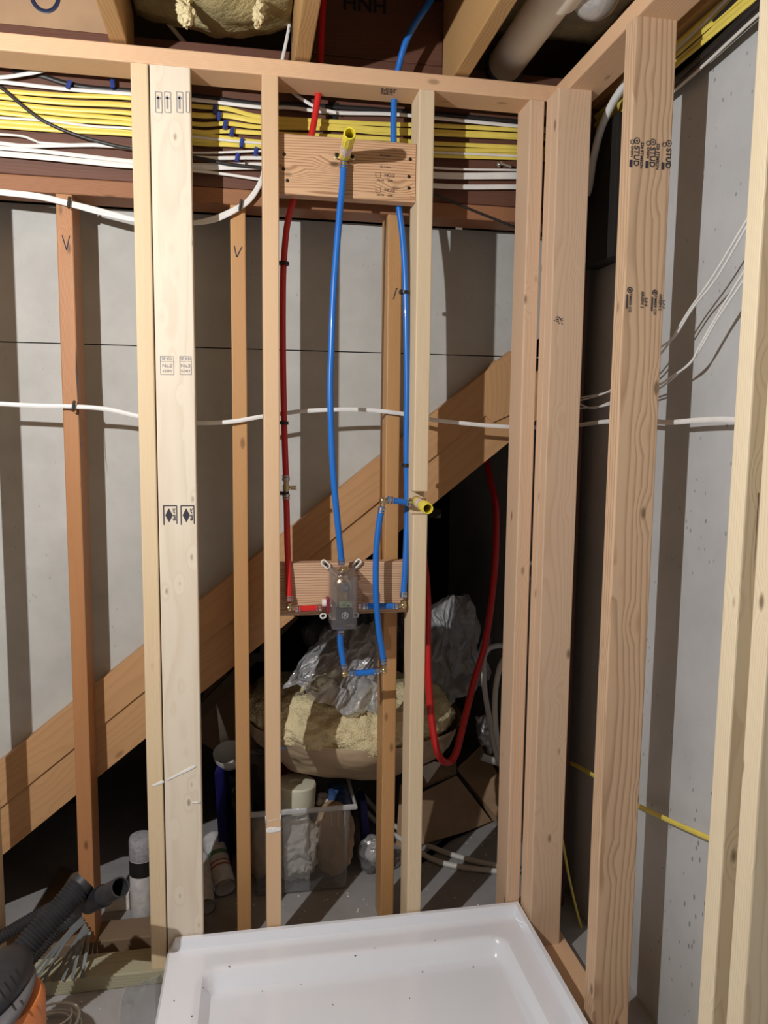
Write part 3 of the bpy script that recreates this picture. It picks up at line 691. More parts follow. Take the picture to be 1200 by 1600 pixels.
def pipe(mat, pts, ys, label, r=R_, rings=(), name='pex_pipe', cat='water pipe', y_const=None):
    P = [at(u, v, y=(ys if not isinstance(ys, (list, tuple)) else ys[i])) for i, (u, v) in enumerate(pts)]
    base = min(P, key=lambda q: q.z)
    if not rings:
        bm = bmesh.new(); tube(bm, P, r, n=14, sub=7); return single(name, bm, mat, label, cat, smooth='auto'), P
    e = empty(name, base, label, cat); bm = bmesh.new(); tube(bm, P, r, n=14, sub=7); finish('pipe_body', bm, mat, e, smooth='auto', origin=base)
    for side in rings:
        a, b = (P[0], P[1]) if side == 0 else (P[-1], P[-2]); dd = (b - a).normalized()
        b2 = bmesh.new(); lathe(b2, [(r + .0002, .002), (r + .0017, .002), (r + .0017, .009), (r + .0002, .009)], a, dd, 18, close=False)
        lathe(b2, [(r + .0002, .012), (r + .0017, .012), (r + .0017, .0145), (r + .0002, .0145)], a, dd, 18, close=False)
        finish('crimp_ring', b2, 'steel', e, smooth='auto')
    return e, P


def elbow(p, d1, d2, label, l=.014):
    p = Vector(p); bm = bmesh.new(); d1, d2 = Vector(d1).normalized(), Vector(d2).normalized()
    tube(bm, [p + d1 * l, p + d1 * l * .3 + d2 * .001, p + (d1 + d2) * l * .06, p + d2 * l * .3 + d1 * .001, p + d2 * l], .0068, n=14, sub=3)
    blob(bm, p, (.0095, .0095, .0095), 0, 1, 0, 2)
    return single('brass_elbow', bm, 'brass', label, 'pipe elbow', smooth='auto')


RP = [(508, -60), (505, 0), (502, 60), (500, 125), (498, 143), (494, 170), (488, 205), (476, 255), (459, 310), (449, 350), (444, 400), (442, 450), (442, 550), (444, 660), (447, 752)]
pipe('pex_red', RP, [1.945] * 8 + [1.943] * 5 + [1.94, 1.935], 'red pipe dropping from the ceiling behind the upper blocking to a brass tee', rings=(1,))
tee = empty('brass_tee', at(447, 762, y=1.933), 'small brass tee with an open barb in the red pipe, beside the tan stud', 'pipe tee')
pt_ = at(447, 762, y=1.933)
bm = bmesh.new(); lathe(bm, [(.0065, -.018), (.0065, -.007), (.0085, -.007), (.0085, .007), (.0065, .007), (.0065, .018)], pt_, Z, 16); finish('tee_body', bm, 'brass', tee, smooth='auto')
bm = bmesh.new(); lathe(bm, [(.0045, .004), (.0045, .012), (.0055, .013), (.0045, .016), (.0055, .017), (.0045, .020), (.0055, .021), (.0045, .026)], pt_, X, 16); finish('open_barb', bm, 'brass', tee, smooth='auto')
pipe('pex_red', [(447, 771), (448, 800), (449, 850), (451, 900), (452, 940)], [1.932, 1.93, 1.922, 1.912, 1.905], 'short red pipe from the brass tee down to the left elbow', rings=(0, 1))
yv = 1.903
eL = at(452, 950, y=yv); elbow(eL, Z, X, 'brass elbow at the lower left, joining the two red pipes')
pipe('pex_red', [(460, 951), (480, 951), (503, 949)], yv, 'short horizontal red pipe entering the left side of the valve', rings=(0, 1))
BR = [(690, -30), (668, 8), (650, 35), (634, 66), (624, 100), (618, 130), (616, 152), (615, 180), (615, 220), (618, 270), (623, 322), (629, 370), (633, 430), (635, 520), (636, 610), (635, 700), (636, 790), (634, 870), (630, 934)]
pipe('pex_blue', BR, [1.90, 1.90, 1.905, 1.915, 1.93, 1.94, 1.943, 1.945, 1.947, 1.947, 1.945, 1.943, 1.94, 1.94, 1.94, 1.94, 1.935, 1.918, 1.905], 'long blue pipe from the ceiling down beside the notched stud', rings=(1,))
elbow(at(630, 946, y=yv), Z, -X, 'brass elbow at the lower right corner of the lower blocking')
pipe('pex_blue', [(622, 947), (595, 947), (565, 947)], yv, 'short horizontal blue pipe entering the right side of the valve', rings=(0, 1))
BM = [(537, 254), (535, 290), (531, 330), (526, 390), (521, 460), (518, 540), (516, 600), (517, 660), (520, 730), (525, 790), (530, 840), (534, 882)]
pipe('pex_blue', BM, [1.876, 1.870, 1.865, 1.862, 1.86, 1.86, 1.86, 1.86, 1.862, 1.865, 1.87, 1.876], 'middle blue pipe from the upper yellow stub down to the valve top', rings=(0, 1))
yt = 1.878
pipe('pex_blue', [(597, 792), (592, 820), (588, 860), (587, 905), (588, 940), (592, 985), (597, 1015), (600, 1038)], [yt, yt, yt - .003, yt - .004, yt - .004, yt, yt, yt], 'blue riser crossing in front of the lower blocking, right of the valve', rings=(0, 1))
elbow(at(598, 782, y=yt), X, -Z, 'brass elbow atop the blue riser, left of the lower yellow stub')
pipe('pex_blue', [(605, 781), (622, 783), (643, 786)], [yt, yt + .005, 1.888], 'short blue pipe leading from the upper elbow to the lower yellow stub', rings=(0, 1))
elbow(at(600, 1047, y=yt), Z, -X, 'brass elbow at the foot of the blue riser')
pipe('pex_blue', [(593, 1048), (570, 1051), (546, 1052)], yt, 'short level blue pipe at the bottom of the loop below the valve', rings=(0, 1))
elbow(at(538, 1053, y=yt), Z, X, 'brass elbow below the valve, lower left of the blue loop')
pipe('pex_blue', [(538, 1045), (535, 1025), (532, 1005), (532, 983)], yt, 'short blue pipe hanging from the bottom of the valve', rings=(0, 1))


def stub(p, label, tilt=0):
    e = empty('yellow_stub', p, label, 'pipe stub'); ax = Vector((-.05, -1, tilt)).normalized()
    bm = bmesh.new(); lathe(bm, [(.012, .012), (.0135, .016), (.0135, .142), (.0125, .156), (.0105, .156), (.0105, .05)], p, ax, 28, close=False)
    for k in range(12):                                  # moulded ribs
        a = 2 * pi * k / 12; q = Vector((math.cos(a) * .0136, 0, math.sin(a) * .0136)); tube(bm, [p + q + ax * .10, p + q + ax * .143], .0008, n=6, sub=1)
    finish('plastic_sleeve', bm, 'stub_yellow', e, smooth='auto')
    bm = bmesh.new(); lathe(bm, [(.0138, .045), (.0138, .092)], p, ax, 28, close=False); finish('paper_label', bm, 'stub_label', e, smooth=True)
    bm = bmesh.new(); R = lathe(bm, [(.0140, .052), (.0140, .085)], p, ax, 28, close=False)
    keep = [f for f in bm.faces if f.calc_center_median().z > p.z + .004 and abs(f.calc_center_median().x - p.x - .002) < .006]
    bmesh.ops.delete(bm, geom=[f for f in bm.faces if f not in keep], context='FACES'); finish('label_print', bm, 'stub_label_red', e)
    bm = bmesh.new(); lathe(bm, [(.013, -.008), (.013, .013), (.010, .013)], p, ax, 20)
    for s in (-1, 1): box(bm, min(0, s * .024) + p.x, max(0, s * .024) + p.x, p.y - .006, p.y - .002, p.z - .006, p.z + .008, .001)
    finish('brass_socket', bm, 'brass', e, smooth='auto')
    for s in (-1, 1):
        bm = bmesh.new(); lathe(bm, [(.0045, .0065), (.0045, .008), (.0025, .009)], p + Vector((s * .019, 0, .001)), ax, 12); finish('screw', bm, 'screw', e)
    return e


pS = at(538, 246, y=1.886); stub(pS, 'yellow capped stub pointing out of the upper blocking board', -.012)
pS2 = at(651, 783, y=1.893); stub(Vector((max(pS2.x, .424), 1.893, pS2.z)), 'yellow capped stub pointing out of the notched stud', -.02)

# pipe clips
for (u, v, y, lab) in ((445, 411, 1.930, 'black pipe clip high on the red pipe'), (444, 661, 1.929, 'black pipe clip on the red pipe at the level of the sagging cable'), (445, 771, 1.925, 'black pipe clip just below the brass tee on the red pipe'),
                       (633, 456, 1.931, 'upper black clip on the right blue pipe'), (635, 727, 1.931, 'lower black clip on the right blue pipe'), (497, 137, 1.944, 'red bushing where the red pipe passes the top plate'), (617, 151, 1.944, 'black bushing where the blue pipe passes the top plate')):
    p = at(u, v, y=y); bm = bmesh.new(); red = 'red' in lab and 'bushing' in lab
    lathe(bm, [(.0087, -.004), (.0115, -.004), (.0115, .004), (.0087, .004)], p + (Vector((0, .008, 0)) if 'clip' in lab else Vector()), Z, 18, close=False)
    if 'clip' in lab: box(bm, p.x - .014, p.x - .006, p.y - .003, p.y + .012, p.z - .004, p.z + .005, .001)
    single('pipe_bushing' if 'bushing' in lab else 'pipe_clip', bm, 'pex_red' if red else 'staple_black', lab, 'bushing' if 'bushing' in lab else 'pipe clip', smooth='auto')

# valve in its clear mud guard
vx, vz = at(537, 935, y=1.86).x, at(537, 935, y=1.86).z
va = empty('mixing_valve', (vx, 1.90, vz), 'shower mixing valve inside a clear plastic case on the lower blocking', 'valve')
bm = bmesh.new()
f = [(vx - .034, 1.915, vz - .073), (vx + .036, 1.915, vz - .073), (vx + .036, 1.915, vz + .073), (vx - .034, 1.915, vz + .073)]
g = [(vx - .033, 1.832, vz - .074), (vx + .031, 1.832, vz - .074), (vx + .031, 1.832, vz + .060), (vx - .033, 1.832, vz + .060)]
A = [bm.verts.new(q) for q in f]; B = [bm.verts.new(q) for q in g]; bm.faces.new(B)
for i in range(4): bm.faces.new((A[i], A[(i + 1) % 4], B[(i + 1) % 4], B[i]))
bmesh.ops.bevel(bm, geom=[e for e in bm.edges if len(e.link_faces) == 2], offset=.006, segments=3, affect='EDGES', profile=.5)
finish('clear_case', bm, 'clear_case', va, smooth='auto', label='clear boxy plastic case')
bm = bmesh.new(); box(bm, vx - .030, vx + .032, 1.908, 1.918, vz - .068, vz + .068, .002); finish('mounting_plate', bm, 'kraft', va)
bm = bmesh.new(); lathe(bm, [(.020, 0), (.020, -.03), (.014, -.034), (.014, -.05)], (vx + .002, 1.908, vz + .028), (0, 1, 0), 24); box(bm, vx - .012, vx + .014, 1.878, 1.908, vz - .045, vz + .055, .004)
finish('valve_body', bm, 'brass', va, smooth='auto')
bm = bmesh.new(); lathe(bm, [(.007, -.05), (.012, -.051), (.012, -.058), (.005, -.059), (.005, -.066), (.001, -.067)], (vx + .003, 1.908, vz + .030), (0, 1, 0), 24); finish('stem', bm, 'grey_plastic', va, smooth='auto')
bm = bmesh.new(); lathe(bm, [(.0001, -.0601), (.0055, -.0675), (.0001, -.068)], (vx + .003, 1.908, vz + .030), (0, 1, 0), 16); finish('stem_tip', bm, 'steel', va, smooth='auto')
bm = bmesh.new(); box(bm, vx - .018, vx + .022, 1.846, 1.876, vz - .060, vz - .024, .002); sk = finish('black_sticker', bm, 'black_matte', va)
stamp(sk, (vx + .002, 1.8455, vz - .040), X, Z, [('ring', 0, 0, .008, .002), ('text', 'R', .001, 0, .015, 0)], 'white_plastic', 'logo_print')
bm = bmesh.new(); box(bm, vx - .010, vx + .020, 1.852, 1.8755, vz - .022, vz - .010, .001); gt = finish('green_tag', bm, 'green_tag', va)
stamp(gt, (vx + .005, 1.8515, vz - .016), X, Z, [('line', (-.010, .001), (-.002, .001), .003), ('line', (.002, -.001), (.009, -.001), .003)], 'ink', 'tag_print')
bm = bmesh.new(); box(bm, vx - .040, vx - .031, 1.885, 1.912, vz - .045, vz - .005, .002); finish('red_inlet', bm, 'red_part', va)
bm = bmesh.new(); lathe(bm, [(.010, 0), (.010, .010)], (vx - .050, yv, vz - .020), X, 16); finish('union_nut', bm, 'white_plastic', va, smooth='auto')
bm = bmesh.new(); lathe(bm, [(.016, 0), (.016, .004), (.010, .004), (.010, .010)], (vx + .002, 1.885, vz + .066), Z, 18); finish('outlet_collar', bm, 'brass', va, smooth='auto')
for sx, sz, a in ((-.040, .078, 135), (.040, .078, 45), (-.046, -.056, 200), (.038, -.056, -20)):
    bm = bmesh.new(); c = Vector((vx + sx, 1.912, vz + sz)); dd = Vector((math.cos(math.radians(a)), 0, math.sin(math.radians(a))))
    l = .007 if sz > 0 else .001; s = Vector((-dd.z, 0, dd.x)); loop = []
    for k in range(17):
        t = 2 * pi * k / 16; loop.append(c + dd * (math.cos(t) * (.006) + (l if math.cos(t) > 0 else -l)) + s * math.sin(t) * .006)
    tube(bm, loop, .0024, .002, sub=1, ref=Y, n=8); finish('mounting_ear', bm, 'white_plastic', va, smooth=True)
    bm = bmesh.new(); lathe(bm, [(.0036, 0), (.0036, .002)], c + Vector((0, .001, 0)), -Y, 10); finish('screw', bm, 'screw', va)

# ================================================================== LUMBER STAMPS
def face_pt(u, v, y): p = at(u, v, y=y); return Vector((p.x, y, p.z))


# wide pale stud: faded square stamps high, boxed stamps mid, two black logos low
for u in (248, 262, 281, 294):
    p = face_pt(u, 160, YS); w_ = .017
    stamp(s2, p, X, Z, [('rect', 0, 0, w_ * .8, .044, .0014), ('line', (-.001, .014), (-.001, -.014), .004), ('line', (-.005, .009), (.004, .009), .004)] if u != 294 else [('rect', -.001, 0, .007, .044, .0014)], 'ink_soft', label='faded grey oblong stamp')
for u, hw in ((261, .030), (290, .026)):
    p = face_pt(u, 571, YS)
    stamp(s2, p, X, Z, [('rect', 0, 0, hw, .042, .0012), ('text', 'SP KD', 0, .015, .009, 0), ('line', (-hw / 2, .009), (hw / 2, .009), .0009), ('text', 'No.2', 0, -.001, .011, 0), ('text', 'S-DRY', 0, -.013, .008, 0)], 'ink_soft', label='small boxed grade stamp')
for u in (266, 293):
    p = face_pt(u, 805, YS)
    stamp(s2, p, X, Z, [('line', (-.015, .023), (.015, .023), .0025), ('line', (-.015, .023), (-.015, -.023), .0022), ('line', (.015, .023), (.015, -.021), .002), ('diamond', -.003, 0, .017, .034), ('text', '2x4 SPIB', .009, .002, .0085, -90)], label='black boxed diamond logo stamp')
# stamped stud on the right wall: print runs up the stud
yr = 1.468
for k, u in enumerate((991, 1016, 1041)):
    p = face_pt(u, 242 + k * 2, yr)
    its = [('ring', .004, .027, .0055, .0016), ('diamond', .004, .027, .005, .005), ('text', 'STUD', .004, -.002, .0155, -90), ('text', '226 STIMSON', .0155, 0, .0085, -90), ('text', 'GREEN', -.006, .006, .007, -90), ('line', (-.007, -.010), (-.007, -.024), .006), ('ring', -.006, .024, .004, .0014)]
    if k == 2: its = [i for i in its if i[0] != 'text' or i[1] == 'STUD']
    stamp(r1, p, X, Z, its, label='black STUD grade stamp')
for k, u in enumerate((983, 1005, 1022, 1033)):
    p = face_pt(u, 468 + k * 2, yr)
    its = [('ring', 0, .019, .005, .0018), ('diamond', 0, .019, .005, .006), ('text', 'TIMBER CO', .002, -.006, .0075, -90), ('line', (-.005, .010), (-.005, -.018), .003)] if k % 2 == 0 else [('text', 'GREEN 2', -.003, .002, .0085, -90), ('text', 'S-P-F', .005, -.002, .0085, -90)]
    stamp(r1, p, X, Z, its, label='small black mill stamp')
# smudge on the corner stud
p = face_pt(873, 500, 1.794); its = []
for k in range(26):
    a, b = random.gauss(0, .0055), random.gauss(0, .006); s = random.uniform(.001, .0028); its.append(('diamond', a, b, s * 1.4, s * 1.8))
stamp(c2, p, X, Z, its, 'ink', 'ink_smudge')
# blocking board print
for dz, v in ((0, 277), (1, 260), (2, 242), (3, 300)):
    p = at(602, v, y=1.893); p.y = 1.893
    its = [('rect', -.018, .004, .012, .011, .0008), ('text', 'NO.2', .010, .004, .011, 0), ('text', 'KD-HT', -.012, -.008, .006, 0), ('text', 'DFIR', .012, -.008, .006, 0)] if dz in (0, 3) else [('text', 'KD S-DRY', 0, -.002, .006, 0)]
    stamp(ub, p, X, Z, its, 'ink_brown', label='faint brown grade print')
# stamp under the top plate
p = at(606, 143, z=ZP); tpo = bpy.data.objects['top_plate']
stamp(tpo, (p.x, p.y, ZP), X, -Y, [('text', 'S-DRY', 0, .012, .014, 0), ('text', 'STUD', 0, 0, .014, 0), ('text', 'FIR-L', 0, -.012, .014, 0)], 'ink')
# plaster smears on studs
def smear(parent, pts, y, w=.004, name='plaster_smear'):
    bm = bmesh.new(); tube(bm, [face_pt(u, v, y - .0005) for u, v in pts], w, .0012, ref=Y, sub=4, radf=lambda i, n: .6 + .5 * abs(noise.noise(Vector((i * .9, w * 900, 3)))) * 2)
    finish(name, bm, 'caulk', parent, smooth=True)
smear(s3, [(416, 1298), (425, 1297), (439, 1296)], YS, .0085); smear(s3, [(415, 1275), (416, 1288)], YS, .0018); smear(s3, [(438, 1272), (438, 1284)], YS, .0018); smear(s3, [(420, 1283), (434, 1279)], YS, .001)
smear(s1, [(238, 1228), (246, 1225), (256, 1221)], YS, .0045); smear(s2, [(261, 1219), (285, 1207), (306, 1197)], YS, .0045); smear(s2, [(300, 1254), (313, 1254)], YS, .0028)
# the split on the cream stud
bm = bmesh.new(); q = [at(u, v, y=1.053) for u, v in ((1186, 770), (1180, 860), (1176, 900), (1179, 860), (1184, 770))]
bm.faces.new([bm.verts.new(p + Vector((0, -.0012, 0))) for p in q]); finish('split_crack', bm, 'ink_brown', r2)

# ================================================================== SHOWER PAN
def pan_z(x, y):
    """x from the left edge 0..W, y from the back edge 0..D"""
    Wd, Dd = .930, .915; RIM = .098
    def sm(t): t = max(0, min(1, t)); return t * t * (3 - 2 * t)
    # distances to the inner edge of the basin
    l, r, b, f = .088, .070, .095, .09; rc = .045
    dx = min(x - l, Wd - r - x); dy = min(y - b, Dd - f - y)
    if dx < rc and dy < rc: dd = rc - math.hypot(rc - dx, rc - dy)
    else: dd = min(dx, dy)
    z = RIM - .042 * sm(dd / .030) - .010 * sm((dd - .03) / .3)
    # tiling flange along the back and the right
    fl = max(sm((.019 - y) / .008) * sm((x - .006) / .012), sm((x - (Wd - .019)) / .008))
    z += .024 * fl
    z -= .006 * sm((.006 - x) / .006)
    return z


bm = bmesh.new(); Wd, Dd = .930, .915
gx = sorted(set([0, .003, .006, .010, .014, .018] + [Wd * i / 90 for i in range(91)] + [Wd - .022, Wd - .019, Wd - .015, Wd - .011, Wd - .006]))
gy = sorted(set([0, .005, .009, .011, .013, .015, .017, .019, .023] + [Dd * i / 90 for i in range(91)]))
PX, PY = -.204, 1.866
def pco(x, y):
    sk = -.018 * (y / Dd) * (1 - x / Wd)                 # the left edge splays out a little
    return PX + x + sk, PY - y
G = [[bm.verts.new((*pco(x, y), pan_z(x, y))) for y in gy] for x in gx]
for i in range(len(gx) - 1):
    for j in range(len(gy) - 1): bm.faces.new((G[i][j], G[i + 1][j], G[i + 1][j + 1], G[i][j + 1]))
rim = [G[i][0] for i in range(len(gx))] + G[-1][1:] + [G[i][-1] for i in range(len(gx) - 2, -1, -1)] + G[0][-2:0:-1]
low = [bm.verts.new((v.co.x, v.co.y, .0395 if v.co.y > 1.86 else .002)) for v in rim]
for i in range(len(rim)): bm.faces.new((rim[i], rim[(i + 1) % len(rim)], low[(i + 1) % len(rim)], low[i]))
for v in low: v.co.z = .002
pan = empty('shower_pan', (PX + .46, PY - .46, 0), 'white acrylic shower pan on the floor in front of the studs', 'shower pan')
finish('basin', bm, 'acrylic', pan, smooth='auto')
pd_ = at(775, 1612, z=.047)
bm = bmesh.new(); lathe(bm, [(.048, 0), (.050, .004), (.046, .007), (.036, .006), (.034, 0)], (pd_.x, pd_.y, .044), Z, 32); finish('drain_ring', bm, 'white_plastic', pan, smooth='auto', label='raised white drain ring')
for k, (u, v) in enumerate(((358, 1510), (410, 1549), (272, 1564), (660, 1519), (680, 1456), (585, 1478), (300, 1600 - 12), (318, 1540), (520, 1570), (740, 1500), (640, 1560), (470, 1535), (555, 1490))):
    p = at(u, v, z=.05); x, y = p.x - PX, PY - p.y; z = pan_z(x, y); p = at(u, v, z=z); z = pan_z(p.x - PX, PY - p.y)
    bm = bmesh.new(); blob(bm, (p.x, p.y, z + .0006), (.0014 + .0012 * (k % 3 == 0), .002, .0008), .0006, 300, k, 2); finish('dirt_speck', bm, 'dirt', pan)

# ================================================================== UNDER THE STAIRS
# clear storage bin
bx0, bx1, by0, by1, bz1 = at(392, 1275, y=2.19).x, at(548, 1262, y=2.19).x, 2.17, 2.60, .275
bi = empty('storage_bin', ((bx0 + bx1) / 2, (by0 + by1) / 2, 0), 'clear plastic storage bin full of paper on the floor behind the tan stud', 'bin')
bm = bmesh.new(); t_ = .012
lo = [bm.verts.new(q) for q in ((bx0 + t_, by0 + t_, .004), (bx1 - t_, by0 + t_, .004), (bx1 - t_, by1 - t_, .004), (bx0 + t_, by1 - t_, .004))]
hi = [bm.verts.new(q) for q in ((bx0, by0, bz1), (bx1, by0, bz1), (bx1, by1, bz1), (bx0, by1, bz1))]
bm.faces.new(lo[::-1])
for i in range(4): bm.faces.new((lo[i], lo[(i + 1) % 4], hi[(i + 1) % 4], hi[i]))
bmesh.ops.bevel(bm, geom=[e for e in bm.edges if len(e.link_faces) == 2], offset=.012, segments=3, affect='EDGES', profile=.5)
finish('bin_shell', bm, 'bin_plastic', bi, smooth='auto')
bm = bmesh.new(); tube(bm, [(bx0 - .004, by0 - .004, bz1), (bx1 + .012, by0 - .004, bz1), (bx1 + .012, by1 + .004, bz1), (bx0 - .004, by1 + .004, bz1), (bx0 - .004, by0 - .004, bz1)], .006, .009, sub=1, ref=Z, n=8)
finish('bin_rim', bm, 'bin_rim', bi, smooth='auto')
for k in range(4):
    x = bx1 - .02 - .02 * k if k < 3 else bx0 + .08; bm = bmesh.new(); tube(bm, [(x, by0 + .001, bz1 - .005), (x, by0 + .004, bz1 - .06)], .0018, n=6, sub=1); finish('moulded_rib', bm, 'bin_rim', bi)
bm = bmesh.new(); P_ = [at(u, v, y=2.33) for u, v in ((563, 1252), (573, 1250), (581, 1334), (569, 1338))]; slab(bm, P_, (0, .08, 0)); bmesh.ops.bevel(bm, geom=list(bm.edges), offset=.003, segments=2, affect='EDGES')
finish('latch_handle', bm, 'blue_plastic', bi, label='blue plastic latch handle')
bm = bmesh.new(); c = at(465, 1345, y=2.27); blob(bm, (c.x - .004, 2.27, .112), (.072, .082, .112), .020, 22, 5, 6, ridged=True); single('crumpled_paper', bm, 'paper', 'crumpled white paper pressed against the front of the clear bin', 'paper', smooth=True)
bm = bmesh.new(); c = at(518, 1350, y=2.30); blob(bm, (c.x + .004, 2.30, .112), (.066, .11, .112), .016, 12, 8, 5, ridged=True); single('packing_paper', bm, 'tanpaper', 'tan packing paper in the right half of the clear bin', 'paper', smooth=True)
bm = bmesh.new(); c = at(402, 1350, y=2.30); blob(bm, (c.x + .01, 2.30, .10), (.040, .1, .09), .015, 12, 3, 4, ridged=True); single('packing_paper', bm, 'tanpaper', 'brownish packing paper in the left end of the clear bin', 'paper', smooth=True)
c = at(466, 1275, y=2.28)
bm = bmesh.new(); lathe(bm, [(.062, 0), (.064, .01), (.064, .075), (.060, .080), (.022, .080), (.022, .07)], (c.x - .012, 2.285, bz1 - .045), (0.06, .02, 1), 36); rl = single('paper_roll', bm, 'roll', 'cream-coloured roll lying on top of the clear bin contents', 'roll', smooth='auto')
c = at(465, 1222, y=2.42)
bm = bmesh.new(); lathe(bm, [(.01, 0), (.075, .005), (.082, .05), (.070, .11), (.038, .15), (.018, .165), (.016, .19)], (c.x - .01, 2.44, c.z - .08), (0, 0, 1), 28); single('maroon_jug', bm, 'maroon', 'dark maroon plastic jug behind the cream roll', 'jug', smooth='auto')
bm = bmesh.new(); c = at(530, 1243, y=2.34); blob(bm, (c.x, 2.36, c.z - .01), (.038, .05, .028), .02, 20, 4, 4); single('blue_rag', bm, 'denim', 'dark blue rag at the right corner of the clear bin', 'rag', smooth=True)
bm = bmesh.new(); c = at(508, 1258, y=2.30); blob(bm, (c.x, 2.35, c.z - .008), (.024, .03, .018), .01, 30, 4, 4); single('white_rag', bm, 'paper', 'small pale blue-white scrap between the roll and the blue rag', 'rag', smooth=True)
# bin lid standing on edge at left
c0, c1 = at(336, 1205, y=2.37), at(352, 1382, y=2.30)
bm = bmesh.new(); slab(bm, [(c0.x - .002, 2.36, c0.z), (c0.x + .026, 2.40, c0.z - .01), (c1.x + .012, 2.30, .004), (c1.x - .012, 2.27, .004)], (.010, .13, 0)); bmesh.ops.bevel(bm, geom=list(bm.edges), offset=.004, segments=2, affect='EDGES')
single('bin_lid', bm, 'blue_plastic', 'blue plastic lid standing on edge left of the narrow brown stud', 'lid')
bm = bmesh.new(); c = at(380, 1270, y=2.50); blob(bm, (c.x, 2.68, c.z - .02), (.085, .10, .14), .05, 9, 2, 5, ridged=True); single('black_bag', bm, 'black_bag', 'shiny black bag behind the narrow brown stud', 'bag', smooth=True)
bm = bmesh.new(); c = at(352, 1300, y=2.36); blob(bm, (c.x + .03, 2.44, c.z - .005), (.03, .05, .11), .03, 14, 6, 4, ridged=True); single('grey_bag', bm, 'grey_bag', 'crumpled dark grey cloth bag right of the blue lid', 'bag', smooth=True)
c = at(358, 1180, y=2.42); bm = bmesh.new(); lathe(bm, [(.052, 0), (.050, .02), (.038, .045), (.015, .058), (.0001, .06)], c + Vector((.0, 0, .012)), (.1, .35, -1), 28, close=False); single('white_bowl', bm, 'white_plastic', 'upturned pale plastic cup-like mask hanging by the cardboard at left', 'mask', smooth='auto')
# spray cans lying by the wide stud


def can(name, base, axis, r, h, body, label, cat='spray can', cap=None, bands=()):
    e = empty(name, base, label, cat); ax = Vector(axis).normalized()
    bm = bmesh.new(); lathe(bm, [(r * .85, 0), (r * .95, -.002), (r, .004), (r, h), (r * .96, h + .004), (r * .7, h + .014), (r * .35, h + .018)], base, ax, 28); finish('can_body', bm, body, e, smooth='auto')
    bm = bmesh.new(); lathe(bm, [(r * 1.02, -.003), (r * 1.03, 0), (r * 1.03, .006), (r * 1.0, .007)], base, ax, 28, close=False); finish('rolled_rim', bm, 'can_metal', e, smooth='auto')
    for a, b, m_ in bands:
        bm = bmesh.new(); lathe(bm, [(r * 1.012, a), (r * 1.012, b)], base, ax, 28, close=False); finish('label_band', bm, m_, e, smooth=True)
    if cap:
        bm = bmesh.new(); lathe(bm, [(r * 1.0, h), (r * 1.02, h + .002), (r * 1.0, h + cap[1]), (r * .9, h + cap[1] + .008), (r * .3, h + cap[1] + .011)], base, ax, 28); finish('can_cap', bm, cap[0], e, smooth='auto')
    return e


cb = at(352, 1388, z=.033); can('spray_can', cb, (-.17, .62, .30), .033, .175, 'can_label', 'white spray can lying on the floor beside the blue lid', bands=((.06, .066, 'can_red'), (.075, .080, 'can_red'), (.10, .115, 'can_green')))
cb = at(322, 1418, z=.030); can('spray_can', cb, (-.10, .70, .25), .026, .17, 'can_label', 'pale spray can lying half hidden behind the wide pale stud')
cb = at(217, 1438, z=.0); cb.z = .0; can('spray_can', (cb.x + .012, cb.y - .0, 0), (0.0, 0, 1), .034, .192, 'can_label', 'grey and black aerosol can standing left of the narrow stud', cap=('can_grey', .055), bands=((.146, .191, 'black_matte'),))
bm = bmesh.new(); q = at(186, 1424, z=0); box(bm, q.x - .04, q.x + .03, q.y, q.y + .04, 0, .055, .003); single('small_jar', bm, 'paper', 'small pale box on the floor left of the grey aerosol can', 'box')
# scrap board on the floor
bm = bmesh.new(); A_ = [at(u, v, z=.003) for u, v in ((38, 1470), (75, 1470), (128, 1372), (96, 1362))]; slab(bm, A_, (0, 0, .018)); single('scrap_board', bm, 'dusty_shaded_wood', 'dusty scrap board on the floor behind the ribbed hose', 'board')

# insulation bundle resting on the bin, in kraft facing
ib = empty('insulation_bundle', (.33, 2.36, .40), 'folded yellow fibreglass batt in kraft paper piled above the clear bin', 'insulation')
c = at(560, 1140, y=2.55)
tilt = Matrix.Rotation(math.radians(4), 3, 'Y')
c = at(548, 1135, y=2.35)
bm = bmesh.new(); cc = Vector((c.x + .02, 2.385, c.z + .045)); blob(bm, cc, (.355, .272, .205), .022, 5, 3, 6, rot=tilt, cut=((cc.x, cc.y - .26, cc.z - .022), Vector((.05, -.05, 1)).normalized()), st=(.5, 1, 1.6)); finish('kraft_facing', bm, 'kraft', ib, smooth=True)
bm = bmesh.new(); c = at(545, 1110, y=2.25); blob(bm, (c.x + .02, 2.378, c.z - .042), (.340, .262, .122), .024, 9, 6, 6, rot=tilt, st=(1, 1, 1.5))
for v in bm.verts: v.co += v.normal * (.009 * noise.noise(v.co * 45) + .005 * noise.noise(v.co * 120))
finish('batt', bm, 'insulation', ib, smooth=True)
stamp(ib, at(441, 1168, y=2.13), X, Z, [('line', (-.018, .008), (.008, -.006), .006)], 'denim', 'blue_print')
bm = bmesh.new(); c = at(600, 1000, y=2.95); blob(bm, c, (.30, .22, .17), .10, 5, 2, 6, ridged=True, st=(1.5, 1, .6))
single('plastic_bag', bm, 'bag_film', 'large clear plastic bag bulging behind the insulation under the stairs', 'bag', smooth=True)


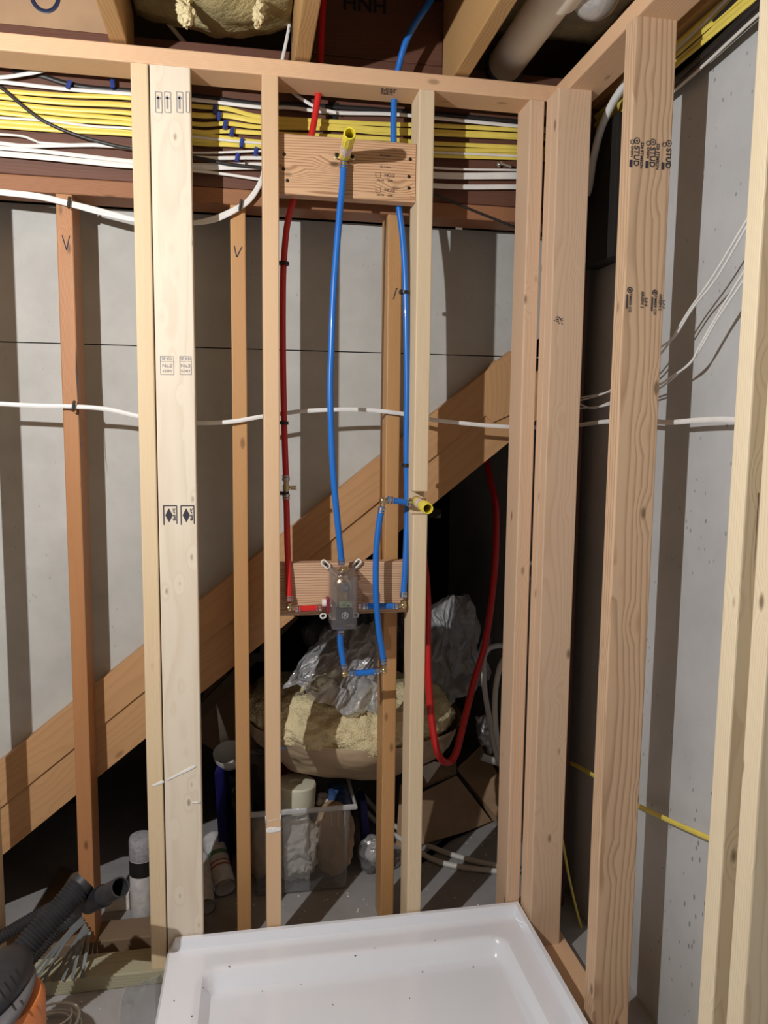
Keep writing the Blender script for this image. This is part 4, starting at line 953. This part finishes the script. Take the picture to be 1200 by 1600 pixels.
def crinkle(corners, nx, ny, amp, seed, label, name='plastic_sheet', fr=(7, 2.2)):
    a, b_, c_, d_ = [Vector(q) for q in corners]; bm = bmesh.new(); V = []
    for i in range(nx + 1):
        row = []
        for j in range(ny + 1):
            u, v = i / nx, j / ny; p = a.lerp(b_, u).lerp(d_.lerp(c_, u), v)
            q = Vector((u * fr[0] + v * 1.5, v * fr[1] - u, seed))
            k = abs(noise.noise(q)) * 1.4 + abs(noise.noise(q * 2.7)) * .6 + .18 * noise.noise(q * 8)
            e = .04 * noise.noise(Vector((u * 4, v * 4, seed + 5)))
            row.append(bm.verts.new(p + Vector((e, -amp * (k + .9 * math.sin(pi * u)), e * .8))))
        V.append(row)
    for i in range(nx):
        for j in range(ny): bm.faces.new((V[i][j], V[i + 1][j], V[i + 1][j + 1], V[i][j + 1]))
    return single(name, bm, 'sheet_film', label, 'plastic sheet', smooth=True)


crinkle((at(508, 978, y=2.34), at(602, 962, y=2.34), at(600, 1112, y=2.17), at(438, 1072, y=2.20)), 70, 60, .05, 3, 'crinkled clear plastic sheet draped over the insulation below the mixing valve')
crinkle((at(640, 935, y=2.60), at(730, 925, y=2.60), at(762, 1060, y=2.50), at(640, 1110, y=2.42)), 60, 60, .05, 8, 'crinkled clear plastic sheet right of the notched stud, behind the red loop')
bm = bmesh.new(); c = at(650, 1080, y=2.80); blob(bm, (c.x + .03, 2.86, c.z + .02), (.16, .10, .20), .05, 7, 7, 5, ridged=True)
single('grey_bag', bm, 'grey_bag', 'dark grey bundle behind the red loop, right of the notched stud', 'bag', smooth=True)
bm = bmesh.new(); c = at(760, 1150, y=2.50); blob(bm, (c.x, 2.51, c.z), (.022, .03, .07), .035, 16, 7, 5, ridged=True, rot=Matrix.Rotation(-.35, 3, 'Y'))
single('foil_bag', bm, 'foil', 'crumpled silvery foil bag beside the white hoses at right', 'bag', smooth=True)
bm = bmesh.new(); q0, q1 = at(752, 1182, y=2.46), at(790, 1195, y=2.46); tube(bm, [q0, q1], .013, .010, sub=1, n=10); single('white_bracket', bm, 'tube_white', 'short off-white plastic bar under the foil bag', 'bracket', smooth='auto')
# small clear bag on the floor
bm = bmesh.new(); c = at(583, 1362, y=2.30); blob(bm, (c.x, 2.26, .062), (.05, .05, .055), .02, 14, 3, 5, ridged=True); single('small_plastic_bag', bm, 'bag_film', 'small clear plastic bag on the floor between bin and old stud', 'bag', smooth=True)
bm = bmesh.new(); blob(bm, (c.x + .01, 2.27, .05), (.035, .035, .04), .02, 20, 9, 4, ridged=True); single('crumpled_paper', bm, 'paper', 'crumpled white scrap inside the small floor bag', 'paper', smooth=True)
# cardboard


def card(pts, y, label, th=.006, mat='cardboard', name='cardboard_sheet'):
    P = [at(u, v, y=(y[i] if isinstance(y, (list, tuple)) else y)) for i, (u, v) in enumerate(pts)]
    for q in P: q.z = max(q.z, .006)
    bm = bmesh.new(); slab(bm, P, (0, th, 0)); return single(name, bm, mat, label, 'cardboard')


cx = empty('cardboard_box', at(700, 1330, y=2.45), 'open brown cardboard box lying on its side right of the notched stud', 'cardboard box')
for nm, P_, lab in (('front_panel', ((650, 1243, 2.40), (713, 1212, 2.48), (771, 1287, 2.50), (664, 1318, 2.36)), None), ('top_flap', ((640, 1240, 2.44), (662, 1196, 2.52), (713, 1190, 2.56), (713, 1210, 2.5)), None), ('side_panel', ((625, 1225, 2.44), (650, 1243, 2.40), (664, 1318, 2.36), (618, 1330, 2.40)), None), ('rear_panel', ((664, 1316, 2.38), (771, 1287, 2.51), (760, 1270, 2.75), (650, 1290, 2.75)), None)):
    bm = bmesh.new(); slab(bm, [at(u, v, y=y) for u, v, y in P_], (.002, .005, -.001)); finish(nm, bm, 'cardboard', cx)
for P_, y in ((((655, 1200), (678, 1190), (690, 1192), (668, 1224)), 2.40),):
    bm = bmesh.new(); slab(bm, [at(u, v, y=y) for u, v in P_], (0, .002, 0)); finish('paper_label', bm, 'paper', cx)
c = card(((715, 1200), (752, 1165), (790, 1230), (790, 1300), (770, 1282), (716, 1205)), [2.56, 2.62, 2.5, 2.45, 2.5, 2.56], 'upright cardboard panel at right behind the lying box')
c = card(((300, 1150), (330, 1040), (430, 1090), (430, 1225), (400, 1215)), [2.75, 2.85, 2.75, 2.62, 2.62], 'dark cardboard panel leaning under the stringer at left')
# print on the leaning cardboard
for k in range(7): 
    q = at(403 + k * .3, 1144 + k * 6, y=2.60); stamp(c, q, X, Z, [('line', (-.012, 0), (.014, -.004), .004)], 'denim', 'printed_line')
card(((338, 1100), (368, 1185), (345, 1170)), 2.50, 'thin pale cardboard wedge beside the leaning panel', .003, 'paper')
card(((652, 1372), (700, 1330), (770, 1310), (770, 1318), (705, 1345), (660, 1385)), [2.30, 2.42, 2.5, 2.5, 2.4, 2.28], 'grey sheet edge on the floor under the cardboard box', .003, 'dusty_shaded_wood')
# strip of wood leaning under the stairs
lumber('wood_strip', at(305, 1120, y=2.72), at(460, 960, y=2.72), Y, .012, .04, 'dusty_shaded_wood', 'thin dusty wood strip leaning diagonally under the stringer', 'wood strip')

# hoses under the stairs
def hose(mat, pts, label, r, name='white_hose', cat='hose', n=12):
    P = [at(u, v, y=y) for u, v, y in pts]
    for q in P: q.z = max(q.z, r + .001)
    bm = bmesh.new(); tube(bm, P, r, n=n, sub=7); return single(name, bm, mat, label, cat, smooth='auto')


hose('pex_red', [(650, 800, 2.30), (662, 870, 2.24), (668, 935, 2.18), (668, 1010, 2.14), (671, 1090, 2.12), (678, 1150, 2.12), (687, 1183, 2.13), (700, 1191, 2.16), (712, 1178, 2.18), (722, 1140, 2.21), (733, 1095, 2.24), (742, 1060, 2.27), (757, 1010, 2.31), (768, 940, 2.35), (775, 860, 2.39), (775, 790, 2.43), (765, 745, 2.48), (757, 700, 2.54)], 'red pipe hanging in a deep loop right of the notched stud', .0108, 'pex_pipe', 'water pipe')
hose('tube_white', [(790, 1010, 2.45), (778, 1009, 2.42), (763, 1014, 2.40), (756, 1030, 2.38), (757, 1075, 2.35), (766, 1130, 2.33), (776, 1180, 2.32), (790, 1210, 2.32)], 'bent white hose looping beside the red pipe, left strand', .009)
hose('tube_white', [(795, 1020, 2.34), (782, 1040, 2.32), (774, 1080, 2.30), (774, 1130, 2.28), (781, 1170, 2.28), (795, 1190, 2.28)], 'white hose strand partly hidden by the right end stud', .009)
hose('tube_white', [(560, 1235, 2.60), (600, 1278, 2.52), (622, 1294, 2.46), (655, 1318, 2.40), (690, 1340, 2.33), (730, 1353, 2.27), (775, 1358, 2.22), (810, 1358, 2.2)], 'upper of two white hoses lying on the floor by the cardboard box', .009)
hose('tube_white', [(565, 1262, 2.52), (600, 1295, 2.45), (622, 1308, 2.40), (650, 1328, 2.34), (680, 1348, 2.28), (720, 1364, 2.23), (775, 1367, 2.19), (810, 1366, 2.17)], 'lower of two white hoses lying on the floor by the cardboard box', .009)

# small debris on the slab
deb = bmesh.new()
for k in range(160):
    x, y = random.uniform(-.05, .95), random.uniform(2.02, 2.5)
    if k % 3 == 0: x, y = random.uniform(-.8, -.1), random.uniform(1.5, 1.85)
    s = random.uniform(.0012, .004); blob(deb, (x, y, s * .5), (s, s, s * .6), s * .4, 200, k, 1)
finish('debris', deb, 'paper', kind='stuff', label='scattered crumbs of debris on the concrete floor', cat='debris')

# ================================================================== LOWER LEFT CORNER
def ribbed(mat, pts, r, pitch, label, name='ribbed_hose'):
    P = spline([Vector(p) for p in pts], 60); bm = bmesh.new(); acc = 0; path = [P[0]]; cum = [0]
    for a, b in zip(P, P[1:]): acc += (b - a).length; path.append(b); cum.append(acc)
    n = int(acc / (pitch / 4)); Q = []
    j = 0
    for i in range(n + 1):
        s = acc * i / n
        while j < len(cum) - 2 and cum[j + 1] < s: j += 1
        t = (s - cum[j]) / max(1e-9, cum[j + 1] - cum[j]); Q.append(path[j].lerp(path[j + 1], t))
    tube(bm, Q, r, n=22, sub=1, radf=lambda i, m: 1 + .085 * (1, 0, -1, 0)[i % 4] if 6 < i < m - 6 else 1.02)
    return single(name, bm, mat, label, 'hose', smooth='auto')


hs = [at(132, 1376, y=1.74), at(95, 1420, y=1.70), at(50, 1468, y=1.66), at(8, 1520, y=1.62), at(-60, 1590, y=1.56)]
ribbed('hose', hs, .027, .0078, 'thick black ribbed vacuum hose in the lower left corner')
ribbed('hose', [at(120, 1424, y=1.82), at(88, 1452, y=1.82), at(45, 1500, y=1.78), at(-20, 1560, y=1.7)], .017, .007, 'thinner black ribbed hose under the thick one')
ribbed('hose', [at(95, 1410, y=1.95), at(45, 1438, y=1.93), at(0, 1465, y=1.9), at(-60, 1500, y=1.86)], .015, .007, 'black ribbed hose behind the thick one at the left edge')
wn = empty('vacuum_wand', at(165, 1400, y=1.76), 'open-ended black plastic vacuum wand pointing right in front of the cracked old stud', 'vacuum wand')
a_, b_ = at(188, 1386, y=1.66), at(118, 1422, y=1.80); dd = (b_ - a_)
bm = bmesh.new(); lathe(bm, [(.0185, 0), (.0215, 0), (.0215, .075), (.0235, .080), (.0235, .16), (.020, .17)], a_, dd, 28, close=False); lathe(bm, [(.0185, 0), (.0185, .12), (.0001, .121)], a_, dd, 28, close=False); finish('wand_tube', bm, 'hose', wn, smooth='auto')
bm = bmesh.new(); lathe(bm, [(.0242, .078), (.0242, .125)], a_, dd, 28, close=False); finish('collar', bm, 'dark_plastic', wn, smooth='auto')
# vacuum head at the corner
vc = empty('shop_vacuum', at(0, 1595, y=1.45) * 1, 'black and orange shop vacuum cut off by the lower left corner', 'vacuum')
c = at(-14, 1548, y=1.50); zt = at(20, 1582, y=1.45).z
bm = bmesh.new(); blob(bm, (c.x, c.y, c.z), (.082, .11, .045), .003, 6, 1, 5, rot=Matrix.Rotation(-.55, 3, 'Y')); finish('vacuum_lid', bm, 'dark_plastic', vc, smooth=True)
for k, (u, v) in enumerate(((4, 1552), (13, 1541), (22, 1531), (30, 1521))):
    bm = bmesh.new(); tube(bm, [at(u - 6, v - 7, y=1.405), at(u + 5, v + 8, y=1.40)], .0022, .0012, sub=1, n=8); finish('vent_slot', bm, 'black_matte', vc)
bm = bmesh.new(); c2_ = at(-14, 1580, y=1.48); blob(bm, c2_, (.088, .12, .028), .002, 6, 1, 5, rot=Matrix.Rotation(-.5, 3, 'Y')); finish('vacuum_rim', bm, 'grey_plastic', vc, smooth=True)
bm = bmesh.new(); lathe(bm, [(.085, 0), (.095, .01), (.098, zt - .012), (.090, zt)], (c.x + .002, c.y - .01, 0), Z, 40); finish('vacuum_tank', bm, 'orange', vc, smooth='auto')
# bundle of thin strips
for k in range(7):
    a1 = at(128 + k * 2, 1432 + k * 4, y=1.99 - .008 * k); b1_ = at(38 + k * 15, 1552 - k * 3, y=1.86); b1_.z = max(.043, b1_.z); a1.z = max(a1.z, .06)
    bm = bmesh.new(); tube(bm, [a1, a1.lerp(b1_, .5) + Vector((0, 0, .01 * (k % 3 - 1) + .012)), b1_], .0048, .0012, sub=4, ref=Z, n=6)
    single('plastic_strip', bm, 'strip', 'thin grey-green strip, %s of the bundle under the black hoses' % ('leftmost', 'second from left', 'third from left', 'middle', 'third from right', 'second from right', 'rightmost')[k], 'strip', 'thin strips under the hoses', smooth='auto')
# coil of white wire on the floor
bm = bmesh.new(); c = at(82, 1604, z=.01); P = []
for k in range(90):
    a = k * .36; r = .055 + .012 * math.sin(k * .13) + .005 * noise.noise(Vector((k * .3, 0, 0))); P.append((c.x + r * math.cos(a), c.y - .008 + r * .9 * math.sin(a), .006 + .0004 * k + .003 * math.sin(a * 1.7)))
tube(bm, P, .0022, n=8, sub=2); single('wire_coil', bm, 'tube_white', 'coil of thin off-white wire on the floor in the lower left corner', 'wire', smooth='auto')
# plastic film on the floor beside the pan
bm = bmesh.new(); nx, ny = 20, 26; V = []
for i in range(nx + 1):
    row = []
    for j in range(ny + 1):
        x = -.305 + .085 * i / nx; y = 1.86 - .5 * j / ny
        row.append(bm.verts.new((x + .01 * math.sin(y * 20), y, .004 + .018 * abs(noise.noise(Vector((x * 40, y * 22, 1)))) + .028 * (i / nx) ** 2)))
    V.append(row)
for i in range(nx):
    for j in range(ny): bm.faces.new((V[i][j], V[i + 1][j], V[i + 1][j + 1], V[i][j + 1]))
single('plastic_film', bm, 'bin_plastic', 'crinkled clear film on the floor along the left edge of the shower pan', 'plastic film', smooth=True)
